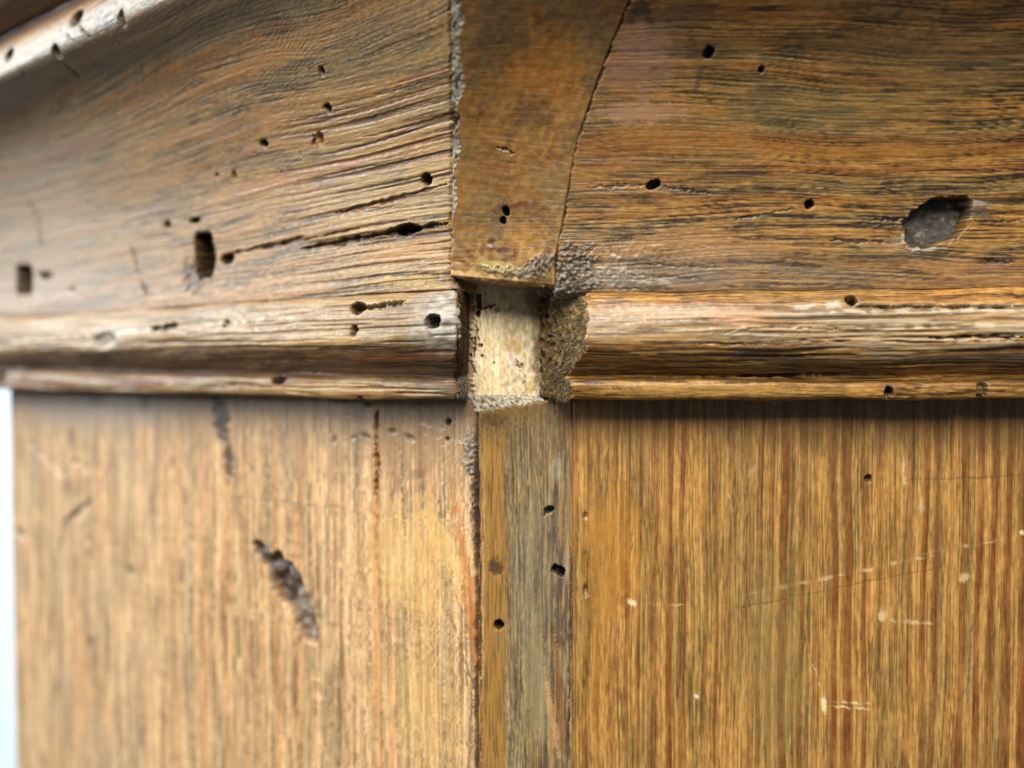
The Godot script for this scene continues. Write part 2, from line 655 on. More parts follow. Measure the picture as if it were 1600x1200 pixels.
func build_panels() -> void:
	wood_panel_left = kind_of_wood(11.3, "bc966a", "b58250", "8e7a5a", "46341f", "d4b686", {"spacing": 4.0, "late_width": 0.32, "late_amount": 0.75, "warp": 1.0, "grey_amount": 0.62, "dark_amount": 0.6, "light_amount": 0.35, "relief": 0.03, "stretch": 0.36, "late_floor": 0.8})
	wood_panel_right = kind_of_wood(47.9, "ae8042", "784822", "7c663a", "3a2713", "c49a5a", {"spacing": 2.9, "late_width": 0.40, "late_amount": 0.9, "warp": 0.9, "grey_amount": 0.62, "grey_bias": 0.0, "dark_amount": 0.5, "light_amount": 0.25, "relief": 0.035, "stretch": 0.55, "jitter": 0.35, "late_floor": 0.85})
	var left := []
	var left_far := []
	for y in [-144.4, -100.0, -50.0, -4.4]:
		left.append(on("L", 0.0, 0.1, y))
		left_far.append(on("L", 0.0, 188.0, y))
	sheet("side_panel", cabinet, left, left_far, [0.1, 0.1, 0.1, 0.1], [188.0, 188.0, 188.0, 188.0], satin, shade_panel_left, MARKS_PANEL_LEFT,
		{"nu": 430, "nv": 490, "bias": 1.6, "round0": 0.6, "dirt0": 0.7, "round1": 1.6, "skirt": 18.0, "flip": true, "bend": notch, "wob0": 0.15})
	var right := []
	var right_far := []
	for y in [-114.0, -80.0, -40.0, -4.6]:
		right.append(Vector3(12.0, y, 0))
		right_far.append(Vector3(124.0, y, 0))
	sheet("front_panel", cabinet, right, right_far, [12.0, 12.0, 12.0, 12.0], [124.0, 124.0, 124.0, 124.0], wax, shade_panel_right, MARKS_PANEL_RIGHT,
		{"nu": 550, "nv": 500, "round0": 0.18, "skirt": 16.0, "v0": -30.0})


func build_post() -> void:
	wood_post = kind_of_wood(5.1, "7e6846", "6e5430", "7a6a50", "32281c", "a39064", {"spacing": 2.4, "late_width": 0.4, "warp": 0.5, "grey_amount": 0.8, "dark_amount": 0.6, "light_amount": 0.45, "relief": 0.07, "late_amount": 0.6})
	var a := []
	var b := []
	var low := on("L", 0.0, 0.0, 0.0)
	for k in [0.0, 0.35, 0.7, 1.0]:
		a.append(Vector3(low.x + 0.05, lerpf(-114.0, -9.3, k), low.z - 0.1))
		b.append(Vector3(11.85, lerpf(-114.0, -6.3, k), -0.05))
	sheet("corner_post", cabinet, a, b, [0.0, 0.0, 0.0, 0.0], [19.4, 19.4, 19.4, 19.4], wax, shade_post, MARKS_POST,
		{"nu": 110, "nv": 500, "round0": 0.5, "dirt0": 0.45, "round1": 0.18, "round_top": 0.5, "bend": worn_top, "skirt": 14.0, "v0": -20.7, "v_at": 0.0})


# ------------------------------------------------------------------ mouldings

func shade_bead_right(u: float, v: float) -> void:
	wood(u, v, wood_bead_right)
	# worn pale along the top of the round, with some highlight painted in
	var k := smoothstep(21.5, 25.0, v + 0.8 * n2(u * 0.08, 2.0)) * (1.0 - smoothstep(29.5, 31.0, v))
	toward(Color(0.42, 0.32, 0.20), 0.4 * k * (0.8 + 0.4 * n2(u * 0.5, v * 2.0)))
	# opened, torn grain along the round, more towards the far end
	var wear := smoothstep(15.0, 50.0, u) * smoothstep(15.0, 18.0, v) * (1.0 - smoothstep(29.0, 31.0, v))
	var tw := v + 0.5 * n2(u * 0.03, v * 0.2)
	var ta := n2(u * 0.022, tw * 0.85 + 40.0)
	var tb := n2(u * 0.05, tw * 2.0 + 9.0)
	var r := smoothstep(0.2, 0.5, ta + 0.45 * tb) * wear
	var pale := smoothstep(0.1, 0.55, -ta + 0.5 * tb + 0.3 * nf(u * 0.3, v * 1.2)) * wear * smoothstep(17.0, 21.0, v)
	sh_h -= 0.30 * r - 0.06 * tb * wear
	toward(Color(0.05, 0.03, 0.016), 0.65 * r)
	toward(Color(0.58, 0.48, 0.33), 0.5 * pale)
	sh_h += 0.30 * n2(u * 0.035, v * 0.14) + 0.10 * n2(u * 0.12, v * 0.3)
	# dark line in the quirk
	var q := 1.0 - smoothstep(0.2, 1.0, absf(v - 12.6 + 0.3 * n2(u * 0.1, 1.0)))
	toward(Color(0.035, 0.022, 0.012), 0.7 * q)


func shade_bead_left(u: float, v: float) -> void:
	wood(u, v, wood_bead_left)
	sh_h += 0.40 * n2(u * 0.03 + 5.0, v * 0.13) + 0.12 * n2(u * 0.11, v * 0.3)
	var split := smoothstep(0.3, 0.55, n2(u * 0.02, v * 0.9 + 77.0) + 0.4 * n2(u * 0.06, v * 2.0))
	sh_h -= 0.25 * split
	toward(Color(0.06, 0.035, 0.02), 0.6 * split)
	var k := smoothstep(24.0, 28.0, v + 0.8 * n2(u * 0.08, 2.0))
	toward(Color(0.25, 0.18, 0.10), 0.55 * k * (0.8 + 0.4 * n2(u * 0.5, v * 2.0)))
	var q := 1.0 - smoothstep(0.2, 1.2, absf(v - 15.2 + 0.3 * n2(u * 0.1, 1.0)))
	toward(Color(0.045, 0.028, 0.015), 0.6 * q)
	var low := 1.0 - smoothstep(13.5, 15.5, v)
	var ol := n2(u * 0.03, v * 0.7 + 12.0)
	toward(Color(0.21, 0.165, 0.075), low * 0.7 * smoothstep(-0.2, 0.4, ol))
	toward(Color(0.13, 0.06, 0.028), low * 0.7 * smoothstep(0.0, 0.4, -ol))
	var under := smoothstep(14.5, 16.0, v) * (1.0 - smoothstep(21.5, 23.0, v + 0.5 * n2(u * 0.06, 4.0)))
	toward(Color(0.16, 0.075, 0.03), 0.5 * under)
	# grey battered end grain beside the gap
	var e := (1.0 - smoothstep(1.0, 8.0, u + 2.5 * n2(v * 0.3, u * 0.3))) * smoothstep(20.0, 27.0, v)
	toward(Color(0.36, 0.33, 0.27).lerp(Color(0.15, 0.13, 0.10), smoothstep(-0.4, 0.8, n2(u * 0.3, v * 0.6) + 0.8 * nf(u * 0.4, v * 0.9))), 0.7 * e)
	var f := (1.0 - smoothstep(2.0, 12.0, u + 2.5 * n2(v * 0.3, u * 0.3))) * (1.0 - smoothstep(19.0, 25.0, v))
	toward(Color(0.08, 0.05, 0.03), 0.6 * f)


func shade_cove_right(u: float, v: float) -> void:
	wood(u, v, wood_cove_right)
	# browner and ruddier by the mitre, scuffed pale just above the bead
	var k := (1.0 - smoothstep(14.0, 50.0, u + 9.0 * n2(u * 0.05, v * 0.09))) * smoothstep(14.0, 24.0, v)
	toward(Color(0.20, 0.10, 0.03), 0.32 * k)
	var s := (1.0 - smoothstep(3.0, 13.0, v + 4.0 * n2(u * 0.06, v * 0.2) + 2.0 * n2(u * 0.3, v * 0.8)))
	toward(Color(0.27, 0.19, 0.13), 0.45 * s * (1.0 - 0.5 * smoothstep(30.0, 70.0, u)))


func shade_cove_left(u: float, v: float) -> void:
	# the rings run out of the moulding at a slant
	wood(u, v + 0.045 * u + 1.5 * n2(u * 0.02, 6.0), wood_cove_left)
	var a := n2(u * 0.02, (v + 0.05 * u) * 0.16 + 31.0)
	toward(Color(0.30, 0.15, 0.045), 0.55 * smoothstep(0.05, 0.4, a) * (0.75 + 0.4 * n2(u * 0.2, v * 0.9)))
	# ridged, weathered grain near the mitre
	var k := (1.0 - smoothstep(14.0, 55.0, u)) * (1.0 - smoothstep(30.0, 52.0, v))
	if k > 0.0:
		var g := v + 0.03 * u + 0.6 * n2(u * 0.02, v * 0.06)
		var f := n2(u * 0.012 + 3.0, g * 0.75)
		var e := n2(u * 0.03 + 8.0, g * 1.7)
		var d := smoothstep(0.25, 0.5, f + 0.4 * e)
		sh_h -= k * (0.24 * d - 0.05 * e)
		toward(Color(0.07, 0.036, 0.02), 0.75 * k * d)
		toward(Color(0.46, 0.32, 0.15), 0.5 * k * smoothstep(0.0, 0.5, -f + 0.5 * e + 0.2 * n2(u * 0.2, g * 3.0)))
	# paler and greyer away from it
	toward(Color(0.26, 0.21, 0.15), 0.42 * smoothstep(60.0, 140.0, u) * (1.0 - smoothstep(45.0, 70.0, v)))
	# greyer again on the swelling nose above
	toward(Color(0.19, 0.165, 0.11), 0.55 * smoothstep(56.0, 62.0, v + 2.0 * n2(u * 0.05, 4.0)) * (1.0 - smoothstep(74.0, 78.0, v)))
	toward(Color(0.11, 0.055, 0.03), 0.6 * smoothstep(77.0, 80.0, v))


func shade_fillet(u: float, v: float) -> void:
	wood(u * 1.2, v * 0.9, wood_fillet)
	var a := n2(u * 0.13 + 3.0, v * 0.11)
	var b := n2(u * 0.45, v * 0.4 + 9.0)
	var c := nf(u * 0.5, v * 0.7)
	toward(Color(0.20, 0.095, 0.02), 0.75 * smoothstep(-0.5, 0.4, a + 0.4 * b + 0.3 * c))
	toward(Color(0.33, 0.16, 0.03), 0.45 * smoothstep(0.1, 0.6, b + 0.7 * c))
	toward(Color(0.085, 0.042, 0.018), 0.5 * smoothstep(0.1, 0.7, -a * 0.6 + 0.5 * b - 0.8 * c))
	toward(Color(0.13, 0.105, 0.045), 0.35 * smoothstep(0.15, 0.5, n2(u * 0.09, v * 0.07 + 20.0) + 0.3 * b))
	toward(Color(0.10, 0.055, 0.022), 0.75 * smoothstep(-0.1, 0.5, nf(u * 0.09 + 7.0, v * 0.07) + 0.35 * c))
	sh_h += 0.05 * b + 0.03 * c
	# grey filler in the left joint
	var e := u + 0.7 * n2(v * 0.18, 3.0) + 0.4 * n2(v * 0.9, 6.0) + 0.2 * n2(v * 3.0, u * 2.0)
	var gw := 0.4 + 0.7 * smoothstep(12.0, 16.0, v) + 0.75 * smoothstep(31.0, 35.0, v)
	var gap := (1.0 - smoothstep(gw * 0.65, gw * 1.15, e)) * smoothstep(3.0, 8.0, v)
	if gap > 0.0:
		var d := nf(u * 0.6, v * 0.4)
		toward(Color(0.30, 0.30, 0.25).lerp(Color(0.05, 0.045, 0.035), smoothstep(0.1, 0.5, d)), 0.9 * gap)
		sh_h += gap * (0.35 * d - 0.3)
	var lip := 1.0 - smoothstep(1.0, 1.5, v + 0.6 * n2(u * 0.5, 2.0) + 0.5 * nf(u * 0.5, 3.0) + 0.07 * u)
	toward(Color(0.58, 0.36, 0.16), 0.9 * lip * smoothstep(0.0, 1.0, 14.0 - u))
	# a bruise of orange and straw at the broken end
	var low := 1.0 - smoothstep(1.0, 11.0, v + 3.0 * n2(u * 0.3, v * 0.3))
	toward(Color(0.36, 0.21, 0.06), 0.6 * low * smoothstep(-0.3, 0.4, b))


func build_beads() -> void:
	wood_bead_right = kind_of_wood(71.7, "a27232", "784618", "6a5430", "28180a", "cca05c", {"spacing": 3.0, "late_width": 0.4, "warp": 0.9, "grey_amount": 0.55, "dark_amount": 0.8, "dark_bias": 0.05, "light_amount": 0.4, "relief": 0.06, "stretch": 0.8})
	wood_bead_left = kind_of_wood(88.2, "967040", "84502a", "74603e", "342312", "c09c64", {"spacing": 4.6, "late_width": 0.4, "warp": 0.9, "grey_amount": 0.65, "dark_amount": 0.6, "light_amount": 0.4, "relief": 0.06, "stretch": 0.8})
	moulding("bead_moulding", "L", ROWS_BEAD_LEFT, START_BEAD_LEFT, 205.0, satin, shade_bead_left, MARKS_BEAD_LEFT,
		{"nu": 440, "nv": 190, "bias": 1.6, "round0": 0.6, "wob0": 0.3, "skirt": 2.0, "skirt0": 0.5, "skirt_low": 0.2})
	moulding("bead_moulding", "R", ROWS_BEAD_RIGHT, START_BEAD_RIGHT, 124.0, wax, shade_bead_right, MARKS_BEAD_RIGHT,
		{"nu": 500, "nv": 170, "round0": 0.35, "wob0": 0.35, "skirt": 2.0, "skirt0": 0.4, "skirt_low": 0.2, "bend": sag})


func sag(u: float, v: float) -> Vector3:      # the lower edge dips a little in the middle
	var k := 1.0 - smoothstep(5.0, 9.0, v)
	return Vector3(0, -0.6 * k * exp(-pow((u - 38.0) / 22.0, 2.0)), 0)


func build_coves() -> void:
	wood_cove_right = kind_of_wood(23.4, "8e622a", "744016", "5e5030", "24180c", "ae884e", {"spacing": 5.2, "late_width": 0.34, "late_amount": 0.75, "warp": 1.6, "grey_amount": 0.85, "grey_bias": 0.12, "dark_amount": 0.88, "dark_bias": 0.1, "light_amount": 0.45, "relief": 0.06, "stretch": 0.9})
	wood_cove_left = kind_of_wood(64.8, "84602c", "865420", "645232", "261a0c", "ae8e54", {"spacing": 6.0, "late_width": 0.36, "warp": 2.0, "grey_amount": 0.72, "dark_amount": 0.75, "dark_bias": 0.06, "light_amount": 0.35, "relief": 0.06, "stretch": 0.9})
	wood_fillet = kind_of_wood(36.6, "7c5220", "6c4018", "5e502a", "2c1c0c", "946428", {"spacing": 7.0, "late_width": 0.3, "warp": 3.0, "grey_amount": 0.5, "dark_amount": 0.45, "light_amount": 0.2, "relief": 0.04})
	moulding("cornice_moulding", "L", ROWS_COVE_LEFT, START_COVE_LEFT, 205.0, satin, shade_cove_left, MARKS_COVE_LEFT,
		{"nu": 470, "nv": 520, "bias": 1.6, "round0": 0.5, "wob0": 0.25, "skirt": 8.0})
	moulding("cornice_moulding", "R", ROWS_COVE_RIGHT, START_COVE_RIGHT, 124.0, wax, shade_cove_right, MARKS_COVE_RIGHT,
		{"nu": 500, "nv": 390, "round0": 0.4, "wob0": 0.25, "dirt0": 0.55, "skirt": 8.0})
	# the matt grey wood at the bottom of the large hole
	var fa := []
	var fb := []
	for k in 4:
		fa.append(GOUGE_FLOOR + Vector3(-8.5, -6.0 + 4.0 * k, 0.25 - 0.2 * k))
		fb.append(GOUGE_FLOOR + Vector3(8.5, -6.0 + 4.0 * k, -0.5 - 0.2 * k))
	sheet("hole_floor", cabinet, fa, fb, [0.0, 0.0, 0.0, 0.0], [17.0, 17.0, 17.0, 17.0], dull, shade_hole_floor, [], {"nu": 90, "nv": 70, "skirt": 0.2})
	# the fillet let in between the two mitres
	var a := []
	var b := []
	var ua := []
	var ub := []
	for r in FILLET:
		a.append(Vector3(r[0], r[1], r[2]))
		b.append(Vector3(r[3], r[4], r[5]))
		ua.append(0.0)
		ub.append(Vector3(r[0], r[1], r[2]).distance_to(b[-1]))
	var fillet := sheet("mitre_fillet", cabinet, a, b, ua, ub, wax, shade_fillet, MARKS_FILLET,
		{"nu": 170, "nv": 330, "round0": 0.3, "round1": 0.3, "round_bottom": 0.35, "skirt": 8.0})
	fillet.set_meta("label", "wedge of orange brown wood set between the two cornice mouldings")
	# its broken lower end
	var under_a := []
	var under_b := []
	for k in 4:
		var back := Vector3(0, 0.25, -3.6) * k
		under_a.append(a[0] + Vector3(0.1, -0.12, -0.35) + back)
		under_b.append(b[0] + Vector3(-0.1, -0.12, -0.35) + back)
	sheet("broken_end", fillet, under_a, under_b, [0.0, 0.0, 0.0, 0.0], [18.0, 18.0, 18.0, 18.0], raw, shade_broken, [],
		{"nu": 110, "nv": 60, "skirt": 0.4, "flip": true})


func shade_hole_floor(u: float, v: float) -> void:
	var a := nf(u * 0.22, v * 0.3)
	var b := nf(u * 0.6 + 5.0, v * 0.9)
	sh_h = 0.35 * a + 0.16 * b
	sh_r = 0.085 + 0.04 * b
	sh_g = 0.073 + 0.036 * b
	sh_b = 0.06 + 0.03 * b
	toward(Color(0.03, 0.026, 0.022), 0.8 * smoothstep(0.05, 0.5, -a + 0.4 * b))
	toward(Color(0.30, 0.26, 0.20), 0.7 * smoothstep(0.35, 0.7, b + 0.5 * a))


func shade_broken(u: float, v: float) -> void:
	var a := n2(u * 0.7, v * 0.5)
	var b := n2(u * 2.4, v * 1.2)
	sh_h = 0.30 * a + 0.18 * b
	sh_r = 0.52 + 0.12 * b
	sh_g = 0.31 + 0.09 * b
	sh_b = 0.12 + 0.04 * b
	toward(Color(0.14, 0.07, 0.03), smoothstep(2.0, 6.0, v + 1.5 * a))


# ------------------------------------------------------------------ the gap in the bead

func shade_core(u: float, v: float) -> void:
	wood(v, u, wood_core)
	# worm-eaten, splintered left edge
	var e := u + 0.9 * n2(v * 0.25, 3.0) + 0.5 * n2(v * 1.1, u * 0.4)
	var k := 1.0 - smoothstep(0.3, 1.3, e)
	sh_h -= 0.7 * k
	toward(Color(0.30, 0.15, 0.07), 0.75 * k)
	sh_h += 0.12 * n2(u * 0.5, v * 0.25) + 0.04 * n2(u * 2.0, v * 0.6) + 0.03 * n2(u * 4.0, v * 1.2)
	# old glue on the right
	var gl := smoothstep(5.5, 8.5, u + 1.5 * n2(u * 0.4, v * 0.3))
	var gn := n2(u * 0.8 + 5.0, v * 0.5)
	toward(Color(0.55, 0.45, 0.30), 0.6 * gl)
	toward(Color(0.42, 0.27, 0.08), 0.5 * gl * smoothstep(0.1, 0.5, gn))
	sh_h += gl * 0.12 * gn


func shade_ledge(u: float, v: float) -> void:
	var a := n2(u * 0.9, v * 0.9)
	var b := nf(u * 0.8, v * 0.8)
	var c := nf(u * 1.3 + 7.0, v * 1.3)
	sh_h = 0.16 * a + 0.2 * b + 0.12 * c
	sh_r = 0.44 + 0.2 * b + 0.15 * c
	sh_g = 0.385 + 0.19 * b + 0.14 * c
	sh_b = 0.29 + 0.17 * b + 0.12 * c
	toward(Color(0.12, 0.09, 0.05), smoothstep(0.25, 0.6, -b - 0.5 * c))


func shade_end_left(u: float, v: float) -> void:
	var a := n2(u * 1.2, v * 0.5)
	var b := n2(u * 3.0, v * 1.6)
	sh_h = 0.2 * a + 0.12 * b
	sh_r = 0.15 + 0.05 * b
	sh_g = 0.075 + 0.03 * b
	sh_b = 0.04 + 0.015 * b
	toward(Color(0.035, 0.022, 0.014), smoothstep(0.0, 0.5, a + 0.4 * b))
	toward(Color(0.42, 0.38, 0.30), 0.8 * smoothstep(0.0, 0.4, n2(u * 5.0, v * 4.0)) * (1.0 - smoothstep(6.0, 13.0, v)))


func shade_end_right(u: float, v: float) -> void:
	var a := n2(u * 0.45, v * 0.45)
	var b := nf(u * 0.35, v * 0.35 + 4.0)
	var c := nf(u * 0.9 + 0.4 * v, v * 0.35)
	var d := nf(u * 1.2 + 9.0, v * 1.2)
	sh_h = 0.45 * a + 0.5 * b + 0.22 * c + 0.12 * d
	sh_r = 0.13
	sh_g = 0.074
	sh_b = 0.027
	toward(Color(0.30, 0.185, 0.07), 0.8 * smoothstep(0.05, 0.6, a + 0.6 * c + 0.3 * d))
	toward(Color(0.30, 0.25, 0.08), 0.6 * smoothstep(0.3, 0.7, b + 0.5 * d) * smoothstep(4.0, 8.0, 12.0 - u))
	toward(Color(0.018, 0.014, 0.009), 0.85 * smoothstep(0.05, 0.55, -c - 0.4 * d + 0.4 * b))
	toward(Color(0.36, 0.20, 0.05), 0.5 * smoothstep(0.45, 0.8, -a + b))
	toward(Color(0.5, 0.48, 0.43), 0.6 * smoothstep(0.45, 0.8, d + 0.4 * c))


var end_face_points: Array = []


func build_recess() -> void:
	wood_core = kind_of_wood(15.5, "f8e2b8", "e6b878", "ecd8b2", "b08a58", "f6e2b8", {"spacing": 2.6, "late_width": 0.3, "warp": 0.5, "grey_amount": 0.25, "dark_amount": 0.2, "light_amount": 0.6, "relief": 0.05, "late_amount": 0.5})
	var a := []
	var b := []
	for y in [-6.7, -1.0, 6.0, 13.0, 20.0]:
		a.append(Vector3(-10.2, y, -4.6))
		b.append(Vector3(6.6, y, -2.4))
	var core := sheet("exposed_core", cabinet, a, b, [-1.6, -1.6, -1.6, -1.6, -1.6], [15.2, 15.2, 15.2, 15.2, 15.2], raw, shade_core, MARKS_CORE,
		{"nu": 130, "nv": 190, "skirt": 6.0, "round1": 4.0})
	core.set_meta("label", "pale fresh raw wood showing in the gap of the bead")
	# the dusty ledge below it: the top of the corner post
	a = []
	b = []
	var mid := Vector3(-7.0, -9.6, -4.2)
	var back_l := Vector3(-11.5, -5.6, -5.2)
	var back_r := Vector3(5.2, -6.2, -2.5)
	var front_r := Vector3(7.0, -7.7, -1.5)
	var front_l := on("L", -0.5, 5.2, -6.9)
	for k in [0.0, 0.4, 0.75, 1.0]:
		a.append(front_l.lerp(back_l, k))
		b.append(mid.lerp(Vector3(-7.5, -6.2, -4.1), k))
	sheet("dusty_ledge", cabinet, a, b, [0.0, 0.0, 0.0, 0.0], [5.5, 5.5, 5.5, 5.5], raw, shade_ledge, [], {"nu": 50, "nv": 36, "skirt": 1.0})
	a = []
	b = []
	for k in [0.0, 0.4, 0.75, 1.0]:
		a.append(mid.lerp(Vector3(-7.5, -6.2, -4.1), k))
		b.append(front_r.lerp(back_r, k))
	sheet("dusty_ledge", cabinet, a, b, [5.5, 5.5, 5.5, 5.5], [22.0, 22.0, 22.0, 22.0], raw, shade_ledge, [], {"nu": 110, "nv": 36, "skirt": 1.0})
	# end of the left bead, seen edge-on, brown with age
	a = []
	b = []
	for k in ROWS_BEAD_LEFT.size():
		var r: Array = ROWS_BEAD_LEFT[k]
		if k < 1:
			continue
		var s: float = START_BEAD_LEFT[k]
		a.append(on("L", r[0] - 0.5, s - 0.05, lerpf(r[1], r[2], s / 100.0)))
		b.append(Vector3(-8.6, lerpf(r[1], r[2], s / 100.0), -6.5))
	var flat := a.map(func(_p): return 0.0)
	var wide := a.map(func(_p): return 16.0)
	sheet("bead_end", cabinet, a, b, flat, wide, dull, shade_end_left, [], {"nu": 70, "nv": 120, "skirt": 0.3})
	# end of the right bead, crusted with old glue and dirt
	a = []
	b = []
	end_face_points = []
	for k in ROWS_BEAD_RIGHT.size():
		var r: Array = ROWS_BEAD_RIGHT[k]
		if k < 1:
			continue
		var s: float = START_BEAD_RIGHT[k]
		var y := lerpf(r[1], r[2], s / 100.0)
		a.append(Vector3(5.6, y, -3.6))
		b.append(Vector3(s + 0.1, y, r[0] - 0.25))
		end_face_points.append([a[-1], b[-1]])
	# and on up behind the fillet
	a.append(Vector3(5.6, 16.0, -3.6))
	b.append(Vector3(11.5, 16.0, 3.0))
	flat = a.map(func(_p): return 0.0)
	wide = a.map(func(_p): return 12.0)
	var crust := sheet("bead_end", cabinet, a, b, flat, wide, dull, shade_end_right, [], {"nu": 130, "nv": 190, "skirt": 0.3})
	crust.set_meta("label", "rough end of the front bead crusted with dark dirt and old glue")
	# the dark carcass behind, so that nothing shines through the joints
	var back := MeshInstance3D.new()
	back.name = "carcass"
	var tool := SurfaceTool.new()
	tool.begin(Mesh.PRIMITIVE_TRIANGLES)
	var plan := [Vector3(122, 0, -14), Vector3(6, 0, -18), Vector3(-14, 0, -26), on("L", -20.0, 180.0, 0.0)]
	for k in plan.size() - 1:
		var p: Vector3 = plan[k]
		var q: Vector3 = plan[k + 1]
		var low := Vector3(0, -113, 0)
		var top := Vector3(0, 110, 0)
		for c in [p + low, p + top, q + top, p + low, q + top, q + low]:
			tool.add_vertex(c * MM)
	tool.generate_normals()
	back.mesh = tool.commit()
	var dark := StandardMaterial3D.new()
	dark.albedo_color = Color(0.16, 0.10, 0.06)
	dark.roughness = 0.9
	back.material_override = dark
	cabinet.add_child(back, true)


# ------------------------------------------------------------------ dust and lint

func blade(tool: SurfaceTool, root: Vector3, dir: Vector3, length: float, wide: float, tint: Color) -> void:
	var side := dir.cross(Vector3(0.3, 0.9, 0.4)).normalized() * wide
	var other := dir.cross(side).normalized() * wide
	var curl := other.normalized() * length * 0.35
	var p := [root, root + dir * length * 0.55 + curl * 0.5, root + dir * length + curl * 1.4]
	for k in 2:
		var w0: float = 1.0 if k == 0 else 0.7
		var w1: float = 0.7 if k == 0 else 0.1
		var a: Array = [p[k] + side * w0, p[k] - side * 0.5 * w0 + other * 0.86 * w0, p[k] - side * 0.5 * w0 - other * 0.86 * w0]
		var b: Array = [p[k + 1] + side * w1, p[k + 1] - side * 0.5 * w1 + other * 0.86 * w1, p[k + 1] - side * 0.5 * w1 - other * 0.86 * w1]
		for e in 3:
			var f := (e + 1) % 3
			for c in [a[e], b[e], b[f], a[e], b[f], a[f]]:
				tool.set_color(tint)
				tool.add_vertex(c * MM)


func build_dust() -> void:
	var rng := RandomNumberGenerator.new()
	rng.seed = 99
	var tool := SurfaceTool.new()
	tool.begin(Mesh.PRIMITIVE_TRIANGLES)
	var normal := Vector3(-0.86, 0.0, 0.5)
	for k in 2600:
		var j := rng.randi_range(1, end_face_points.size() - 2)
		var q: Array = end_face_points[j]
		var q2: Array = end_face_points[j + 1]
		var f := rng.randf()
		var s := sqrt(rng.randf())
		var a: Vector3 = q[0].lerp(q2[0], f)
		var b: Vector3 = q[1].lerp(q2[1], f)
		var root := a.lerp(b, s)
		var dir := (normal + Vector3(rng.randf_range(-0.9, 0.9), rng.randf_range(-0.9, 0.9), rng.randf_range(-0.7, 0.9))).normalized()
		var tone := rng.randf()
		var tint := Color(0.085, 0.055, 0.022).lerp(Color(0.36, 0.26, 0.11), tone * tone)
		if rng.randf() < 0.05:
			tint = Color(0.5, 0.5, 0.47)
		blade(tool, root - dir * 0.1, dir, rng.randf_range(0.5, 1.5), rng.randf_range(0.03, 0.06), tint)
	# the shaggy patch where fillet, cornice and bead meet
	for k in 1100:
		var x := rng.randfn(7.7, 2.3)
		var y := rng.randfn(16.4, 1.9)
		if y < 12.8 or y > 21.5 or x < 1.0 or x > 15.5:
			continue
		var root := Vector3(x, y, 4.6 - maxf(0.0, 8.0 - x) * 0.12)
		var dir := Vector3(rng.randf_range(-1, 1), rng.randf_range(-1, 0.8), rng.randf_range(0.1, 1.0)).normalized()
		var tone := rng.randf()
		var tint := Color(0.07, 0.06, 0.045).lerp(Color(0.42, 0.40, 0.34), tone * tone)
		blade(tool, root, dir, rng.randf_range(0.5, 1.5), rng.randf_range(0.03, 0.055), tint)
	tool.generate_normals()
	var fuzz := MeshInstance3D.new()
	fuzz.name = "dust_fibres"
	fuzz.mesh = tool.commit()
	var m := StandardMaterial3D.new()
	m.vertex_color_use_as_albedo = true
	m.roughness = 0.6
	fuzz.material_override = m
	fuzz.set_meta("kind", "stuff")
	cabinet.add_child(fuzz, true)
	# a tuft of lint under the front bead and a curled white hair over the gap
	lint("lint_tuft", "small pale grey tuft of lint hanging below the front bead", LINT, 0.75, 90, rng)
	lint("lint_tuft", "pale cobweb lint caught in the gouge of the side panel", GOUGE_LINT, 1.5, 70, rng)


func lint(called: String, label: String, at: Vector3, size: float, count: int, rng: RandomNumberGenerator) -> void:
	var o := Node3D.new()
	o.name = called
	o.position = at * MM
	o.set_meta("label", label)
	o.set_meta("category", "lint")
	add_child(o, true)
	var tool := SurfaceTool.new()
	tool.begin(Mesh.PRIMITIVE_TRIANGLES)
	for k in count:
		var root := Vector3(rng.randfn(0, 0.35), rng.randfn(0, 0.4), rng.randfn(0, 0.2)) * size
		var dir := Vector3(rng.randf_range(-1, 1), rng.randf_range(-1, 1), rng.randf_range(-0.6, 0.6)).normalized()
		blade(tool, root, dir, rng.randf_range(0.5, 1.3) * size, 0.018, Color(0.5, 0.47, 0.42))
	tool.generate_normals()
	var f := MeshInstance3D.new()
	f.name = "fluff"
	f.mesh = tool.commit()
	var m := StandardMaterial3D.new()
	m.vertex_color_use_as_albedo = true
	m.roughness = 0.9
	f.material_override = m
	o.add_child(f, true)


# ------------------------------------------------------------------ measured shapes, in millimetres
var ROWS_BEAD_RIGHT := [
	[-1.00, -6.25, -6.25],
	[3.74, -6.40, -6.40],
	[6.80, -6.50, -6.50],
	[7.50, -5.16, -5.16],
	[7.30, -3.50, -3.50],
	[5.40, -2.36, -2.21],
	[6.40, -1.51, -1.36],
	[9.40, 0.61, 0.91],
	[11.30, 3.12, 3.56],
	[11.70, 5.50, 6.10],
	[11.20, 8.15, 8.89],
	[10.00, 10.85, 11.89],
	[8.40, 12.57, 13.91],
	[5.50, 12.95, 14.28]
]
var ROWS_COVE_RIGHT := [
	[5.80, 12.08, 13.42],
	[7.40, 12.66, 14.00],
	[7.90, 13.84, 14.88],
	[7.80, 19.84, 20.14],
	[8.00, 28.07, 28.07],
	[9.20, 38.25, 38.25],
	[11.20, 47.94, 47.94],
	[14.50, 56.76, 56.76],
	[20.00, 63.97, 63.97],
	[26.00, 70.05, 70.05],
	[31.00, 74.91, 74.91]
]
var ROWS_BEAD_LEFT := [
	[-1.00, -6.76, -7.18],
	[3.85, -6.91, -7.33],
	[7.00, -7.01, -7.43],
	[7.80, -5.48, -5.72],
	[7.60, -3.77, -3.39],
	[5.40, -2.60, -1.78],
	[6.60, -1.44, -0.79],
	[9.80, 1.04, 1.19],
	[12.60, 3.73, 3.63],
	[13.20, 5.82, 5.60],
	[12.80, 9.02, 8.73],
	[11.60, 12.22, 12.15],
	[10.00, 13.83, 13.84],
	[7.00, 14.31, 14.36]
]
